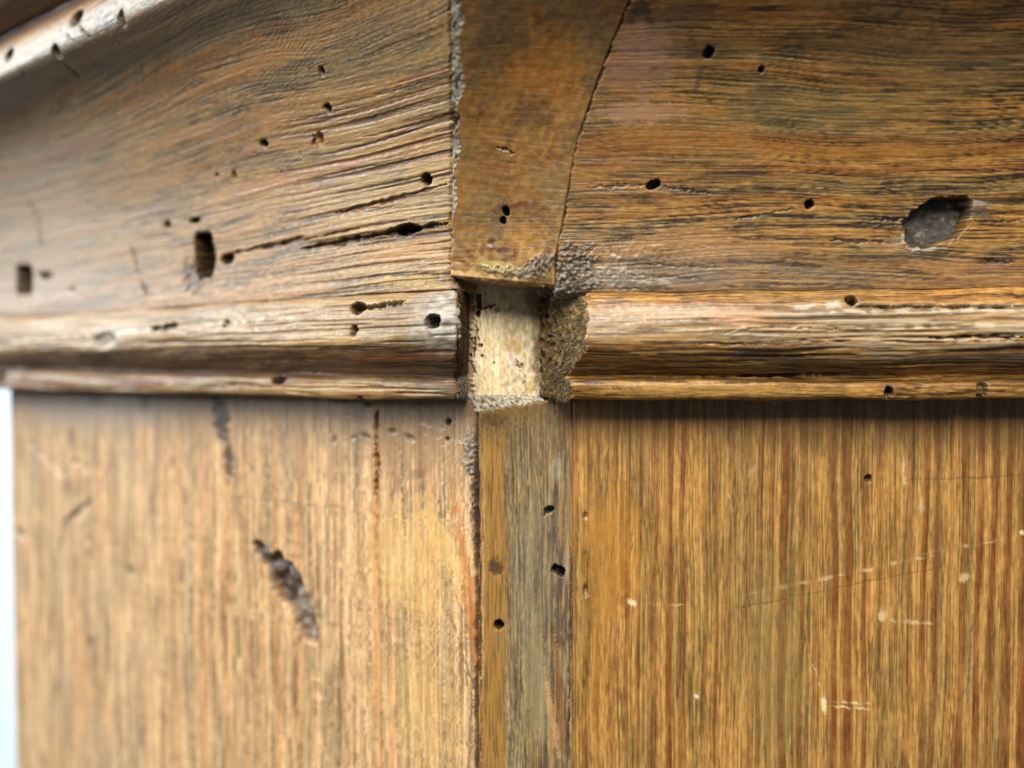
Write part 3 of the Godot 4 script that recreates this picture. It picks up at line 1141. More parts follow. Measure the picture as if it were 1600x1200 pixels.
var ROWS_COVE_LEFT := [
	[7.00, 13.45, 13.42],
	[9.00, 13.95, 14.07],
	[9.20, 15.14, 15.47],
	[8.90, 20.52, 21.29],
	[9.20, 28.92, 29.68],
	[10.60, 39.28, 40.46],
	[13.50, 48.74, 50.55],
	[17.50, 58.17, 60.14],
	[22.00, 67.27, 66.89],
	[27.00, 72.80, 70.34],
	[30.00, 76.67, 73.09],
	[29.50, 81.98, 78.65],
	[27.00, 87.67, 84.50],
	[29.00, 89.19, 85.52],
	[33.00, 93.08, 88.03],
	[36.00, 97.17, 92.21]
]
var START_COVE_RIGHT := [7.93, 7.88, 7.91, 8.03, 9.65, 11.20, 14.32, 17.72, 21.11, 23.55, 25.35]
var START_COVE_LEFT := [1.30, -0.18, -0.34, -0.13, -0.38, -1.62, -3.80, -6.57, -9.84, -13.57, -15.81, -15.45, -13.61, -15.10, -18.09, -20.33]
var START_BEAD_RIGHT := [6.50, 9.03, 10.74, 11.13, 11.02, 9.96, 10.52, 12.20, 13.26, 13.48, 13.61, 13.73, 13.73, 13.73]
var START_BEAD_LEFT := [5.79, 2.24, -0.06, -0.64, -0.49, 1.11, 0.24, -2.10, -4.15, -4.58, -4.29, -3.42, -2.25, -0.06]
var FILLET := [
	[-11.66, 16.69, 3.86, 7.92, 14.35, 7.91],
	[-11.66, 20.47, 3.62, 8.03, 19.89, 7.80],
	[-11.58, 26.48, 3.82, 9.23, 25.75, 7.87],
	[-11.39, 33.50, 4.70, 10.36, 32.64, 8.44],
	[-11.17, 41.34, 6.52, 11.90, 40.46, 9.57],
	[-10.99, 48.56, 9.41, 14.32, 47.94, 11.20],
	[-10.79, 55.23, 12.80, 16.96, 54.92, 13.59],
	[-10.59, 61.47, 16.24, 19.61, 60.94, 17.41],
	[-10.38, 67.23, 19.81, 21.92, 66.11, 21.98],
	[-10.06, 71.85, 24.62, 23.76, 70.69, 26.64]
]
var MARKS_PANEL_LEFT := [
	["stain_or_shading", 79.51, 129.77, 3.80, 6.56, 3.10, 0.25, "2c1f14", 0.92],
	["stain_or_shading", 76.63, 120.59, 2.25, 7.18, 3.08, 0.30, "3c2c1c", 0.88],
	["stain_or_shading", 81.73, 134.29, 2.05, 3.96, 3.11, 0.20, "2a1e14", 0.70],
	["stain_or_shading", 112.20, 133.11, 2.70, 4.64, 3.11, 0.20, "3a2a1e", 0.80],
	["stain_or_shading", 136.30, 133.57, 5.73, 4.16, 3.12, 0.10, "40322a", 0.70],
	["crack", 26.68, 130.87, 3.54, 0.73, -1.49, 0.60, "1c140e", 0.70],
	["crack", 26.63, 124.05, 3.03, 0.73, -1.69, 1.80, "0d0704", 0.95],
	["crack", 26.95, 118.10, 2.91, 0.57, -1.53, 1.60, "100806", 0.95],
	["dent", 29.80, 128.32, 2.51, 1.09, -2.85, 0.30, "221a12", 0.80],
	["dent", 22.19, 129.81, 1.63, 0.83, 3.09, 0.50, "1c140e", 0.90],
	["dent", 17.39, 128.67, 2.33, 1.04, -2.84, 0.50, "1c1610", 0.90],
	["dent", 33.64, 127.84, 1.17, 0.72, 3.09, 0.30, "2a2018", 0.80],
	["dent", 39.58, 126.95, 0.98, 1.38, -3.00, 0.30, "4a3c2c", 0.70],
	["stain_or_shading", 29.18, 135.44, 1.89, 0.85, 3.11, 0.20, "1c140c", 0.80],
	["hole", 7.04, 132.50, 0.66, 0.66, 3.10, 1.00, "140c07", 0.90],
	["hole", 7.38, 128.92, 0.49, 0.40, 3.09, 0.80, "140c07", 0.90],
	["stain_or_shading", 36.91, 136.09, 5.16, 1.30, 3.12, 0.10, "33281e", 0.70],
	["stain_or_shading", 15.68, 120.87, 3.15, 1.35, 2.93, 0.02, "5a4a3a", 0.50],
	["crack", 19.64, 120.15, 7.57, 0.24, -1.62, 0.20, "3c3020", 0.70],
	["crack", 19.07, 110.55, 4.81, 0.33, -1.68, 0.20, "3c3020", 0.70],
	["gouge", 63.94, 97.56, 4.97, 2.22, -2.50, 1.80, "3a2b20", 0.85],
	["gouge", 55.58, 91.85, 9.25, 5.02, -2.41, 3.00, "3a2b20", 0.90],
	["gouge", 49.97, 85.06, 7.79, 3.76, -2.08, 2.40, "6a5a4a", 0.85],
	["crack", 47.62, 84.50, 6.21, 0.65, -1.73, 1.20, "3a2c20", 0.80],
	["crack", 66.74, 98.79, 1.11, 0.49, -2.25, 0.60, "4a3a2a", 0.70],
	["dent", 119.65, 85.25, 2.84, 2.58, 3.00, 0.50, "6a5a52", 0.70],
	["dent", 141.58, 60.56, 3.19, 3.52, 2.95, 0.60, "5a4a44", 0.70],
	["dent", 114.12, 70.80, 1.24, 0.73, 2.96, 0.30, "7a5a3a", 0.60],
	["dent", 181.52, 88.78, 5.05, 2.38, -2.96, 0.80, "5a4c3c", 0.70],
	["crack", 164.96, 114.54, 13.56, 0.65, -2.70, 0.60, "6a5840", 0.65],
	["crack", 149.77, 104.13, 5.48, 0.73, -2.13, 0.80, "6a5840", 0.65],
	["crack", 147.33, 99.88, 8.64, 1.22, 2.64, 1.20, "5c4628", 0.75],
	["crack", 156.15, 90.34, 6.36, 0.89, -1.25, 1.00, "6a5030", 0.70],
	["crack", 141.57, 100.98, 20.18, 0.65, -1.60, 0.60, "6f5c40", 0.60],
	["dent", 149.82, 121.13, 2.87, 5.87, 3.09, 0.40, "5a5244", 0.50],
	["dent", 147.86, 114.61, 3.57, 1.37, 3.07, 0.40, "5a5244", 0.50],
	["dent", 124.73, 42.10, 1.33, 0.57, 2.90, 0.30, "7a5a3a", 0.60],
	["dent", 162.05, 41.09, 3.14, 5.35, 2.92, 0.40, "8a7040", 0.50],
	["dent", 148.17, 103.27, 10.77, 7.84, 3.05, 0.70, "ccb080", 0.10],
	["crack", 57.47, 111.10, 22.35, 0.33, 3.12, 0.06, "6a5a44", 0.50],
	["crack", 61.84, 117.64, 2.34, 0.33, -1.66, 0.10, "5c5040", 0.60],
	["crack", 59.39, 114.02, 2.59, 0.33, -2.62, 0.10, "4c4436", 0.70],
	["crack", 3.47, 84.69, 9.92, 0.33, -1.97, 0.15, "3a2a18", 0.70],
	["crack", 4.90, 95.68, 9.51, 0.24, -2.01, 0.12, "3a2a18", 0.60],
	["crack", 2.81, 80.14, 7.81, 0.24, -1.90, 0.12, "33240f", 0.60],
	["crack", 6.23, 101.00, 0.99, 0.49, -1.82, 0.10, "3a2c1c", 0.70],
	["crack", 3.39, 99.11, 1.32, 0.41, -1.57, 0.10, "3a2c1c", 0.70],
	["grime", 1.28, 125.87, 2.21, 5.19, 3.08, 0.35, "5a5548", 0.95],
	["grime", 0.50, 118.41, 1.26, 4.67, 3.05, 0.35, "3a352e", 0.95],
	["grime", 0.51, 110.62, 1.11, 6.50, 3.03, 0.30, "40302a", 0.80],
	["stain_or_shading", 0.86, 91.00, 1.93, 34.07, 2.96, 0.05, "a85e18", 0.60],
	["stain_or_shading", 3.16, 135.13, 3.92, 1.96, -2.73, 0.00, "7c5a34", 0.50],
	["scratch", 12.30, 131.36, 5.12, 0.24, -3.03, -0.02, "e8e0d0", 0.70],
	["scratch", 9.38, 128.96, 5.42, 0.24, -3.07, -0.02, "e8e0d0", 0.60],
	["scratch", 74.39, 56.99, 4.97, 0.24, -3.05, -0.02, "e8d8b0", 0.50],
	["scratch", 7.37, 127.72, 6.65, 0.16, 2.99, -0.02, "e0d4c0", 0.50],
	["stain_or_shading", 17.40, 127.85, 15.98, 8.20, 3.09, 0.00, "8a6640", 0.40],
	["stain_or_shading", 136.37, 130.92, 45.72, 7.57, 3.11, 0.00, "8f8478", 0.50],
	["stain_or_shading", 17.51, 101.77, 12.68, 14.89, 2.74, 0.00, "d8ac60", 0.35],
	["stain_or_shading", 8.93, 106.97, 3.35, 12.10, 2.61, 0.00, "e0b868", 0.35],
	["stain_or_shading", 14.14, 72.09, 12.55, 16.54, 2.91, 0.00, "cfa864", 0.30]
]
var MARKS_PANEL_RIGHT := [
	["hole", 69.87, 61.50, 0.75, 0.76, 0.00, 1.40, "5c4020", 0.80],
	["dent", 14.48, 39.51, 0.76, 1.78, 0.00, 0.60, "4a3c28", 0.70],
	["hole", 14.61, 39.13, 0.38, 1.14, 0.00, 0.50, "b8b0a4", 0.30],
	["dent", 14.44, 54.19, 0.88, 1.01, 0.00, 0.40, "3c3020", 0.70],
	["dent", 14.40, 20.67, 0.63, 1.79, 0.00, 0.30, "5a4a30", 0.50],
	["dent", 18.95, 19.40, 0.63, 2.04, 0.00, 0.30, "4a3c30", 0.50],
	["scratch", 55.39, 40.59, 11.55, 0.57, 0.20, -0.02, "d9bf8c", 0.45],
	["scratch", 74.86, 44.64, 8.33, 0.57, 0.21, -0.02, "dcc490", 0.45],
	["scratch", 88.64, 48.12, 8.29, 0.49, 0.18, -0.02, "d9c08c", 0.40],
	["crack", 69.86, 41.03, 16.02, 0.24, 0.20, 0.05, "54401e", 0.40],
	["crack", 49.13, 36.72, 5.09, 0.33, 0.15, 0.06, "4a3418", 0.50],
	["stain_or_shading", 61.57, 16.71, 0.63, 2.05, 0.09, -0.02, "e8d3a0", 0.85],
	["scratch", 66.87, 17.10, 4.18, 0.41, -0.06, -0.02, "e4cc98", 0.80],
	["scratch", 66.76, 16.14, 4.06, 0.33, -0.08, -0.02, "e4cc98", 0.70],
	["stain_or_shading", 72.85, 34.43, 0.88, 1.78, 0.09, 0.00, "d6bc90", 0.70],
	["scratch", 78.79, 33.16, 4.42, 0.57, -0.06, -0.02, "d6bc90", 0.60],
	["scratch", 60.51, 21.63, 3.79, 0.24, -1.18, -0.02, "d8be84", 0.50],
	["stain_or_shading", 23.68, 37.10, 1.14, 0.76, -0.35, -0.02, "e8d6ac", 0.85],
	["scratch", 29.61, 36.65, 4.41, 0.49, -0.04, -0.02, "cfb27c", 0.60],
	["stain_or_shading", 76.74, 64.39, 0.38, 1.51, 0.00, 0.00, "d8c8a8", 0.70],
	["stain_or_shading", 76.91, 61.00, 0.38, 1.01, 0.00, 0.00, "cfbc96", 0.60],
	["scratch", 42.94, 56.96, 2.08, 0.49, -1.32, -0.02, "cfbc90", 0.50],
	["scratch", 47.15, 63.14, 1.46, 0.41, 1.04, -0.02, "bfae88", 0.40],
	["stain_or_shading", 36.40, 18.37, 0.51, 0.51, 0.00, -0.05, "e4dcd0", 0.80],
	["stain_or_shading", 100.17, 50.90, 0.63, 0.63, 0.00, -0.02, "f0dca8", 0.80],
	["stain_or_shading", 80.36, 56.21, 0.50, 1.77, 0.00, 0.00, "c8b48a", 0.50],
	["stain_or_shading", 88.99, 42.17, 1.25, 1.27, 0.35, 0.00, "d8bc84", 0.60],
	["stain_or_shading", 16.97, 51.16, 4.52, 5.05, 0.00, 0.00, "c48c3c", 0.30],
	["stain_or_shading", 17.66, 29.60, 3.28, 20.37, 0.00, 0.00, "b8822f", 0.25],
	["stain_or_shading", 22.03, 42.30, 0.88, 7.60, 0.00, 0.00, "6a3414", 0.70],
	["stain_or_shading", 51.75, 25.78, 6.31, 25.50, 0.00, 0.00, "857444", 0.40],
	["crack", 87.81, 61.56, 12.54, 0.33, 0.03, 0.05, "4c3a24", 0.40],
	["crack", 19.93, 48.00, 3.19, 0.16, 1.44, 0.10, "3a2410", 0.60],
	["crack", 23.51, 48.63, 3.81, 0.16, 1.48, 0.10, "3a2410", 0.60],
	["crack", 90.27, 24.48, 10.21, 0.41, -1.62, 0.10, "5a5450", 0.60],
	["stain_or_shading", 20.12, 47.36, 7.55, 15.18, 0.00, 0.00, "b87c2c", 0.35]
]
var MARKS_COVE_LEFT := [
	["slot", 73.20, 14.37, 3.38, 5.53, -3.11, 6.50, "0c0603", 0.97],
	["stain_or_shading", 77.60, 9.49, 3.60, 4.83, 2.85, 0.40, "3a2616", 0.70],
	["hole", 64.80, 13.06, 2.50, 1.36, 3.10, 2.00, "150d08", 0.90],
	["dent", 70.10, 13.49, 2.16, 4.14, -3.07, 0.60, "4a3a2c", 0.60],
	["slot", 157.70, 12.85, 4.48, 4.55, -3.08, 7.00, "0a0502", 0.98],
	["hole", 146.10, 13.28, 3.18, 1.29, -3.07, 1.40, "2a1b10", 0.80],
	["stain_or_shading", 145.40, 13.06, 6.31, 1.85, -3.09, 0.10, "4a3626", 0.60],
	["hole", 10.70, 15.27, 3.23, 1.15, 3.11, 2.60, "140c07", 0.90],
	["crack", 20.25, 14.72, 19.98, 0.73, 3.09, 1.10, "0e0805", 0.90],
	["stain_or_shading", 23.30, 14.15, 15.97, 1.29, 3.09, 0.10, "3a2416", 0.60],
	["crack", 52.60, 14.95, 14.55, 0.57, 3.06, 0.60, "1a100a", 0.80],
	["crack", 14.90, 21.48, 15.16, 0.57, 3.05, 0.50, "3a2012", 0.70],
	["crack", 38.90, 15.51, 15.84, 0.41, 3.07, 0.40, "2a180e", 0.70],
	["hole", 4.90, 24.48, 1.38, 1.23, -3.04, 2.00, "2a1c12", 0.90],
	["hole", 47.10, 37.02, 1.36, 0.82, -3.05, 1.60, "140c07", 0.90],
	["hole", 30.60, 35.76, 1.06, 1.40, -3.02, 1.00, "a06a30", 0.80],
	["crack", 32.25, 35.89, 1.45, 0.41, -1.26, 0.80, "140c07", 0.85],
	["hole", 26.40, 41.39, 1.05, 0.91, -2.55, 1.20, "2e2a24", 0.80],
	["hole", 86.50, 22.83, 1.53, 0.91, -3.05, 1.20, "2c241a", 0.85],
	["hole", 75.60, 22.83, 2.20, 0.69, 3.14, 1.30, "2c2218", 0.85],
	["hole", 59.00, 31.76, 0.65, 0.87, -3.05, 1.00, "140c07", 0.90],
	["hole", 64.90, 32.26, 0.55, 0.61, -3.03, 1.00, "140c07", 0.90],
	["hole", 25.20, 48.33, 0.67, 0.89, 3.14, 0.80, "3a2c20", 0.80],
	["crack", 146.85, 32.00, 2.92, 0.57, -2.26, 0.60, "4a3828", 0.80],
	["crack", 145.95, 25.07, 4.77, 0.41, -1.37, 0.50, "4a3828", 0.70],
	["crack", 101.45, 15.25, 4.05, 0.41, -1.88, 0.50, "3a2c22", 0.75],
	["crack", 97.45, 7.50, 2.79, 0.49, -2.25, 0.50, "3a2c22", 0.70],
	["dent", 131.70, 8.44, 2.98, 1.57, -3.10, 0.40, "3a2a1e", 0.70],
	["stain_or_shading", 129.00, 4.45, 29.80, 1.67, 3.13, 0.05, "4c4034", 0.50],
	["hole", 90.00, 76.16, 2.56, 2.22, -2.81, 1.80, "140c07", 0.90],
	["hole", 119.90, 74.91, 1.97, 1.85, -2.87, 1.60, "140c07", 0.90],
	["hole", 98.30, 70.18, 1.52, 1.85, 3.14, 1.60, "140c07", 0.90],
	["crack", 98.45, 64.84, 3.02, 0.49, -1.52, 0.80, "140c07", 0.85],
	["crack", 115.00, 69.15, 1.42, 0.33, -1.71, 0.40, "2a2620", 0.80],
	["crack", 90.90, 70.90, 2.69, 0.33, -2.53, 0.30, "3a342a", 0.70],
	["stain_or_shading", 77.20, 71.07, 6.49, 2.43, -3.08, 0.10, "5c544a", 0.70],
	["hole", 71.70, 70.68, 1.14, 2.01, -2.97, 0.80, "4a4036", 0.80],
	["crack", 85.90, 71.46, 2.82, 0.41, -2.36, 0.40, "3a342e", 0.80],
	["crack", 106.35, 69.85, 1.12, 0.24, -2.31, 0.30, "2a221a", 0.80],
	["crack", 104.50, 61.90, 0.98, 0.24, -1.37, 0.30, "2a221a", 0.80],
	["crack", 106.45, 62.91, 0.94, 0.24, -1.30, 0.30, "2a221a", 0.80],
	["crack", 90.00, 62.75, 0.94, 0.24, -1.36, 0.30, "2a221a", 0.80],
	["crack", 90.00, 60.28, 0.84, 0.24, -1.57, 0.30, "2a221a", 0.80],
	["crack", 76.30, 59.43, 0.78, 0.24, -1.70, 0.30, "2a221a", 0.80],
	["crack", 116.45, 57.32, 0.96, 0.24, -1.73, 0.30, "2a221a", 0.80],
	["crack", 106.65, 58.04, 1.02, 0.24, -1.62, 0.30, "2a221a", 0.80],
	["crack", 76.80, 66.08, 0.77, 0.24, -1.57, 0.30, "2a221a", 0.80],
	["crack", 36.75, 33.26, 0.93, 0.24, -2.20, 0.30, "2a221a", 0.80],
	["crack", 44.10, 30.62, 0.87, 0.24, -2.33, 0.30, "2a221a", 0.80],
	["stain_or_shading", 67.10, 54.52, 32.66, 2.95, 3.03, 0.00, "9a6634", 0.50],
	["stain_or_shading", 45.80, 52.33, 21.88, 1.96, 3.06, 0.00, "a46a2c", 0.50],
	["stain_or_shading", 122.10, 43.99, 38.66, 2.51, 3.07, 0.00, "7c5646", 0.45],
	["stain_or_shading", 15.40, 47.33, 19.48, 4.41, 3.13, 0.00, "6d5a38", 0.40],
	["stain_or_shading", 57.60, 42.17, 35.86, 2.33, 3.12, 0.00, "a8763c", 0.35],
	["stain_or_shading", 32.20, 29.74, 30.61, 1.80, 3.09, 0.00, "a8703a", 0.45],
	["stain_or_shading", 86.30, 32.26, 50.76, 1.70, 3.12, 0.00, "9a7044", 0.35],
	["stain_or_shading", 7.50, 32.01, 9.36, 1.64, 3.10, 0.00, "aa7434", 0.45],
	["stain_or_shading", 13.10, 10.42, 14.86, 2.05, 3.08, 0.00, "b08048", 0.45],
	["stain_or_shading", 11.40, 5.20, 13.20, 1.30, -3.13, 0.00, "b89a58", 0.50],
	["stain_or_shading", 142.60, 33.76, 32.73, 12.42, -3.12, 0.00, "8a7a62", 0.35],
	["stain_or_shading", 149.80, 11.40, 32.93, 7.35, 3.14, 0.00, "96806e", 0.40],
	["scratch", 65.75, 26.45, 37.24, 0.24, 3.07, -0.02, "c8a67c", 0.40],
	["scratch", 111.10, 47.54, 45.12, 0.24, 3.07, -0.02, "bfa98a", 0.40],
	["scratch", 29.10, 33.63, 15.84, 0.24, 3.07, -0.02, "c8b084", 0.30],
	["stain_or_shading", 7.30, 51.83, 16.05, 4.04, -3.13, 0.00, "4e3e26", 0.45],
	["stain_or_shading", 75.80, 53.80, 37.37, 2.01, 3.05, 0.00, "43321e", 0.40]
]
var MARKS_COVE_RIGHT := [
	["hole", 34.60, 44.70, 1.10, 0.92, 1.10, 2.50, "140c07", 0.90],
	["hole", 44.20, 41.89, 0.59, 0.53, 1.13, 1.50, "140c07", 0.90],
	["hole", 54.70, 18.13, 0.93, 0.82, 0.71, 2.00, "140c07", 0.90],
	["hole", 26.00, 21.70, 1.50, 0.78, 0.36, 2.00, "140c07", 0.90],
	["crack", 19.65, 21.44, 4.96, 0.49, 0.05, 0.12, "2a1c10", 0.70],
	["crack", 31.70, 20.78, 4.74, 0.41, -0.14, 0.12, "1d140c", 0.70],
	["crack", 46.45, 16.28, 5.96, 0.33, 0.19, 0.10, "140c07", 0.85],
	["crack", 69.80, 15.37, 3.81, 0.41, 0.06, 0.15, "140c07", 0.85],
	["crack", 65.20, 11.30, 6.81, 0.49, -0.04, 0.12, "140c07", 0.85],
	["crack", 89.55, 15.04, 4.75, 0.33, -0.02, 0.10, "140c07", 0.85],
	["crack", 90.05, 7.51, 3.28, 0.49, -0.13, 0.12, "140c07", 0.85],
	["gouge", 78.20, 14.71, 6.95, 4.33, 0.44, 5.50, "38342e", 0.92],
	["slot", 82.90, 16.71, 0.59, 3.00, -0.20, 3.00, "5a3414", 0.80],
	["stain_or_shading", 86.10, 17.17, 2.35, 1.40, 0.00, 0.10, "4a4038", 0.70],
	["stain_or_shading", 71.40, 11.99, 3.06, 1.07, 0.35, 0.15, "8c7a60", 0.60],
	["stain_or_shading", 31.80, 31.71, 15.05, 6.59, 0.00, 0.00, "9c6c2c", 0.35],
	["stain_or_shading", 21.00, 40.22, 6.83, 6.39, 0.00, 0.00, "8a5a44", 0.30],
	["stain_or_shading", 23.00, 34.43, 9.22, 2.39, 0.00, 0.00, "a87f66", 0.50],
	["stain_or_shading", 73.10, 44.46, 28.10, 6.38, 0.00, 0.00, "5a4a30", 0.50],
	["stain_or_shading", 57.50, 34.92, 27.63, 4.93, 0.00, 0.00, "6c5c34", 0.45],
	["stain_or_shading", 27.40, 50.66, 9.88, 2.63, 0.00, 0.00, "43372a", 0.50],
	["stain_or_shading", 33.20, 40.22, 0.81, 3.53, -0.15, 0.00, "3c2f22", 0.60],
	["stain_or_shading", 21.90, 51.11, 2.75, 2.06, 0.00, 0.10, "2a211a", 0.70],
	["grime", 11.20, 7.42, 5.16, 4.12, 0.33, 0.26, "3c3428", 0.90],
	["grime", 18.90, 4.74, 7.08, 2.47, -0.01, 0.13, "8a8070", 0.70],
	["grime", 10.00, 3.11, 7.08, 2.16, -0.01, 0.30, "3a3226", 0.90],
	["grime", 21.80, 9.34, 7.07, 1.85, 0.08, 0.12, "8e7458", 0.55],
	["stain_or_shading", 30.70, 4.08, 13.00, 1.86, -0.01, 0.02, "6f6252", 0.55],
	["stain_or_shading", 33.00, 11.20, 14.15, 3.54, -0.00, 0.00, "a3774a", 0.40],
	["crack", 28.30, 4.89, 7.11, 0.41, -0.06, 0.08, "2e2418", 0.60],
	["crack", 31.90, 6.75, 7.11, 0.41, -0.05, 0.08, "2e2418", 0.60],
	["crack", 24.80, 2.72, 5.90, 0.41, -0.01, 0.08, "2e2418", 0.60],
	["crack", 48.40, 3.11, 10.60, 0.41, 0.01, 0.08, "2e2418", 0.60],
	["crack", 67.80, 14.49, 5.30, 0.41, -0.04, 0.08, "2e2418", 0.60],
	["scratch", 20.65, 6.34, 5.37, 0.57, -0.08, -0.02, "b9a48c", 0.60],
	["scratch", 23.00, 8.63, 5.30, 0.57, -0.03, -0.02, "b9a48c", 0.60],
	["scratch", 27.45, 3.79, 5.66, 0.57, -0.05, -0.02, "b9a48c", 0.60],
	["dent", 87.40, 7.25, 3.06, 0.85, -0.15, 0.30, "33281b", 0.70],
	["stain_or_shading", 75.50, 9.88, 4.72, 0.50, 0.00, 0.00, "b0a898", 0.70],
	["stain_or_shading", 72.40, 11.99, 0.58, 1.41, 0.17, 0.00, "c0b8a4", 0.60],
	["stain_or_shading", 85.80, 18.37, 2.61, 0.49, -0.09, 0.00, "b8aa98", 0.60],
	["stain_or_shading", 23.40, 46.54, 5.57, 4.18, 0.00, 0.00, "9a7660", 0.35],
	["stain_or_shading", 20.90, 28.21, 9.30, 3.37, 0.00, 0.00, "7a4c1c", 0.40],
	["stain_or_shading", 41.30, 9.88, 23.60, 1.66, -0.00, 0.00, "a47844", 0.30],
	["stain_or_shading", 67.50, 27.20, 25.62, 2.25, 0.00, 0.00, "a0702c", 0.35],
	["stain_or_shading", 52.70, 22.76, 28.10, 1.77, 0.00, 0.00, "3e2c18", 0.35],
	["stain_or_shading", 50.20, 46.54, 33.27, 2.48, 0.03, 0.00, "3c2e1e", 0.40],
	["stain_or_shading", 22.60, 43.53, 7.88, 6.30, 0.00, 0.00, "8c6a5c", 0.35],
	["stain_or_shading", 37.20, 28.21, 18.60, 2.67, 0.00, 0.00, "98682a", 0.25]
]
var MARKS_BEAD_LEFT := [
	["hole", 1.10, 30.53, 1.83, 1.38, -3.09, 2.80, "140c07", 0.90],
	["hole", 20.50, 33.96, 2.00, 1.43, -3.07, 2.20, "140c07", 0.90],
	["crack", 14.10, 34.41, 5.24, 0.81, 3.01, 0.90, "1c1008", 0.90],
	["hole", 21.00, 29.21, 0.88, 1.24, -3.09, 1.50, "140c07", 0.90],
	["hole", 61.10, 31.99, 0.90, 0.94, -3.09, 1.60, "140c07", 0.90],
	["slot", 81.20, 31.73, 2.91, 0.85, 3.08, 1.50, "140c07", 0.90],
	["hole", 86.70, 31.46, 2.25, 0.65, 3.08, 1.30, "140c07", 0.90],
	["gouge", 109.50, 28.79, 5.69, 2.40, 3.06, 1.60, "6a4f35", 0.60],
	["stain_or_shading", 108.60, 28.79, 10.13, 3.98, -3.12, 0.10, "b5aea2", 0.50],
	["hole", 49.40, 13.55, 2.25, 1.98, 3.11, 2.40, "140c07", 0.90],
	["hole", 24.50, 8.91, 0.97, 0.78, -2.92, 1.50, "140c07", 0.90],
	["hole", 176.40, 12.78, 2.75, 2.40, 3.13, 1.50, "140c07", 0.90],
	["scratch", 119.05, 30.33, 45.36, 0.65, 3.12, -0.02, "d8ccb4", 0.70],
	["scratch", 54.60, 32.16, 19.30, 0.49, 3.13, -0.02, "d9cdb4", 0.70],
	["scratch", 66.55, 24.67, 32.56, 0.41, 3.12, -0.02, "b8b0a4", 0.60],
	["scratch", 46.10, 20.65, 17.12, 0.33, 3.09, -0.02, "d8c08a", 0.50],
	["stain_or_shading", 13.90, 22.97, 21.45, 1.85, 3.14, 0.00, "8a5028", 0.50],
	["stain_or_shading", 33.90, 26.88, 21.18, 1.38, 3.13, 0.00, "cfa968", 0.35],
	["stain_or_shading", 12.60, 13.97, 9.81, 2.37, 3.11, 0.00, "2c1c12", 0.60],
	["stain_or_shading", 35.80, 10.81, 32.25, 2.35, 3.13, 0.00, "b98f4c", 0.40]
]
var MARKS_BEAD_RIGHT := [
	["hole", 61.70, 31.20, 1.09, 1.07, 0.41, 2.20, "140c07", 0.90],
	["hole", 70.00, 9.80, 0.82, 1.26, 0.00, 2.00, "140c07", 0.90],
	["hole", 87.30, 9.80, 1.05, 2.68, 0.00, 1.00, "4a3a2c", 0.60],
	["crack", 77.35, 29.82, 15.65, 0.41, -0.01, 0.70, "120c08", 0.90],
	["crack", 83.45, 24.08, 8.65, 0.41, 0.01, 0.60, "140d08", 0.85],
	["crack", 49.15, 14.26, 22.66, 0.41, 0.03, 0.50, "0f0a06", 0.80],
	["crack", 51.85, 25.96, 8.06, 0.24, -0.05, 0.30, "3a2a18", 0.60],
	["scratch", 72.50, 28.97, 20.30, 0.65, -0.00, -0.02, "e4d4ba", 0.45],
	["scratch", 76.65, 26.13, 15.55, 0.73, 0.01, -0.02, "e4d4b4", 0.50],
	["scratch", 73.65, 23.55, 18.45, 0.57, -0.01, -0.02, "dcc8a4", 0.40],
	["scratch", 56.50, 30.19, 6.40, 0.81, 0.01, -0.02, "d8d0c0", 0.60],
	["stain_or_shading", 25.50, 29.28, 15.08, 2.02, -0.01, 0.00, "b99a7c", 0.30],  # pale pinkish patch, partly a highlight put into the colour
	["stain_or_shading", 40.50, 28.26, 6.95, 2.39, -0.01, 0.00, "c08a62", 0.40],
	["crack", 44.40, 25.94, 8.75, 0.33, 0.11, 0.15, "3a2c1c", 0.50],
	["crack", 47.20, 23.31, 13.81, 0.41, 0.03, 0.20, "33281c", 0.55],
	["stain_or_shading", 41.70, 21.07, 3.48, 0.95, -0.01, 0.00, "6d675c", 0.50],
	["stain_or_shading", 38.00, 10.27, 21.40, 1.69, 0.00, 0.00, "c99a52", 0.45]
]
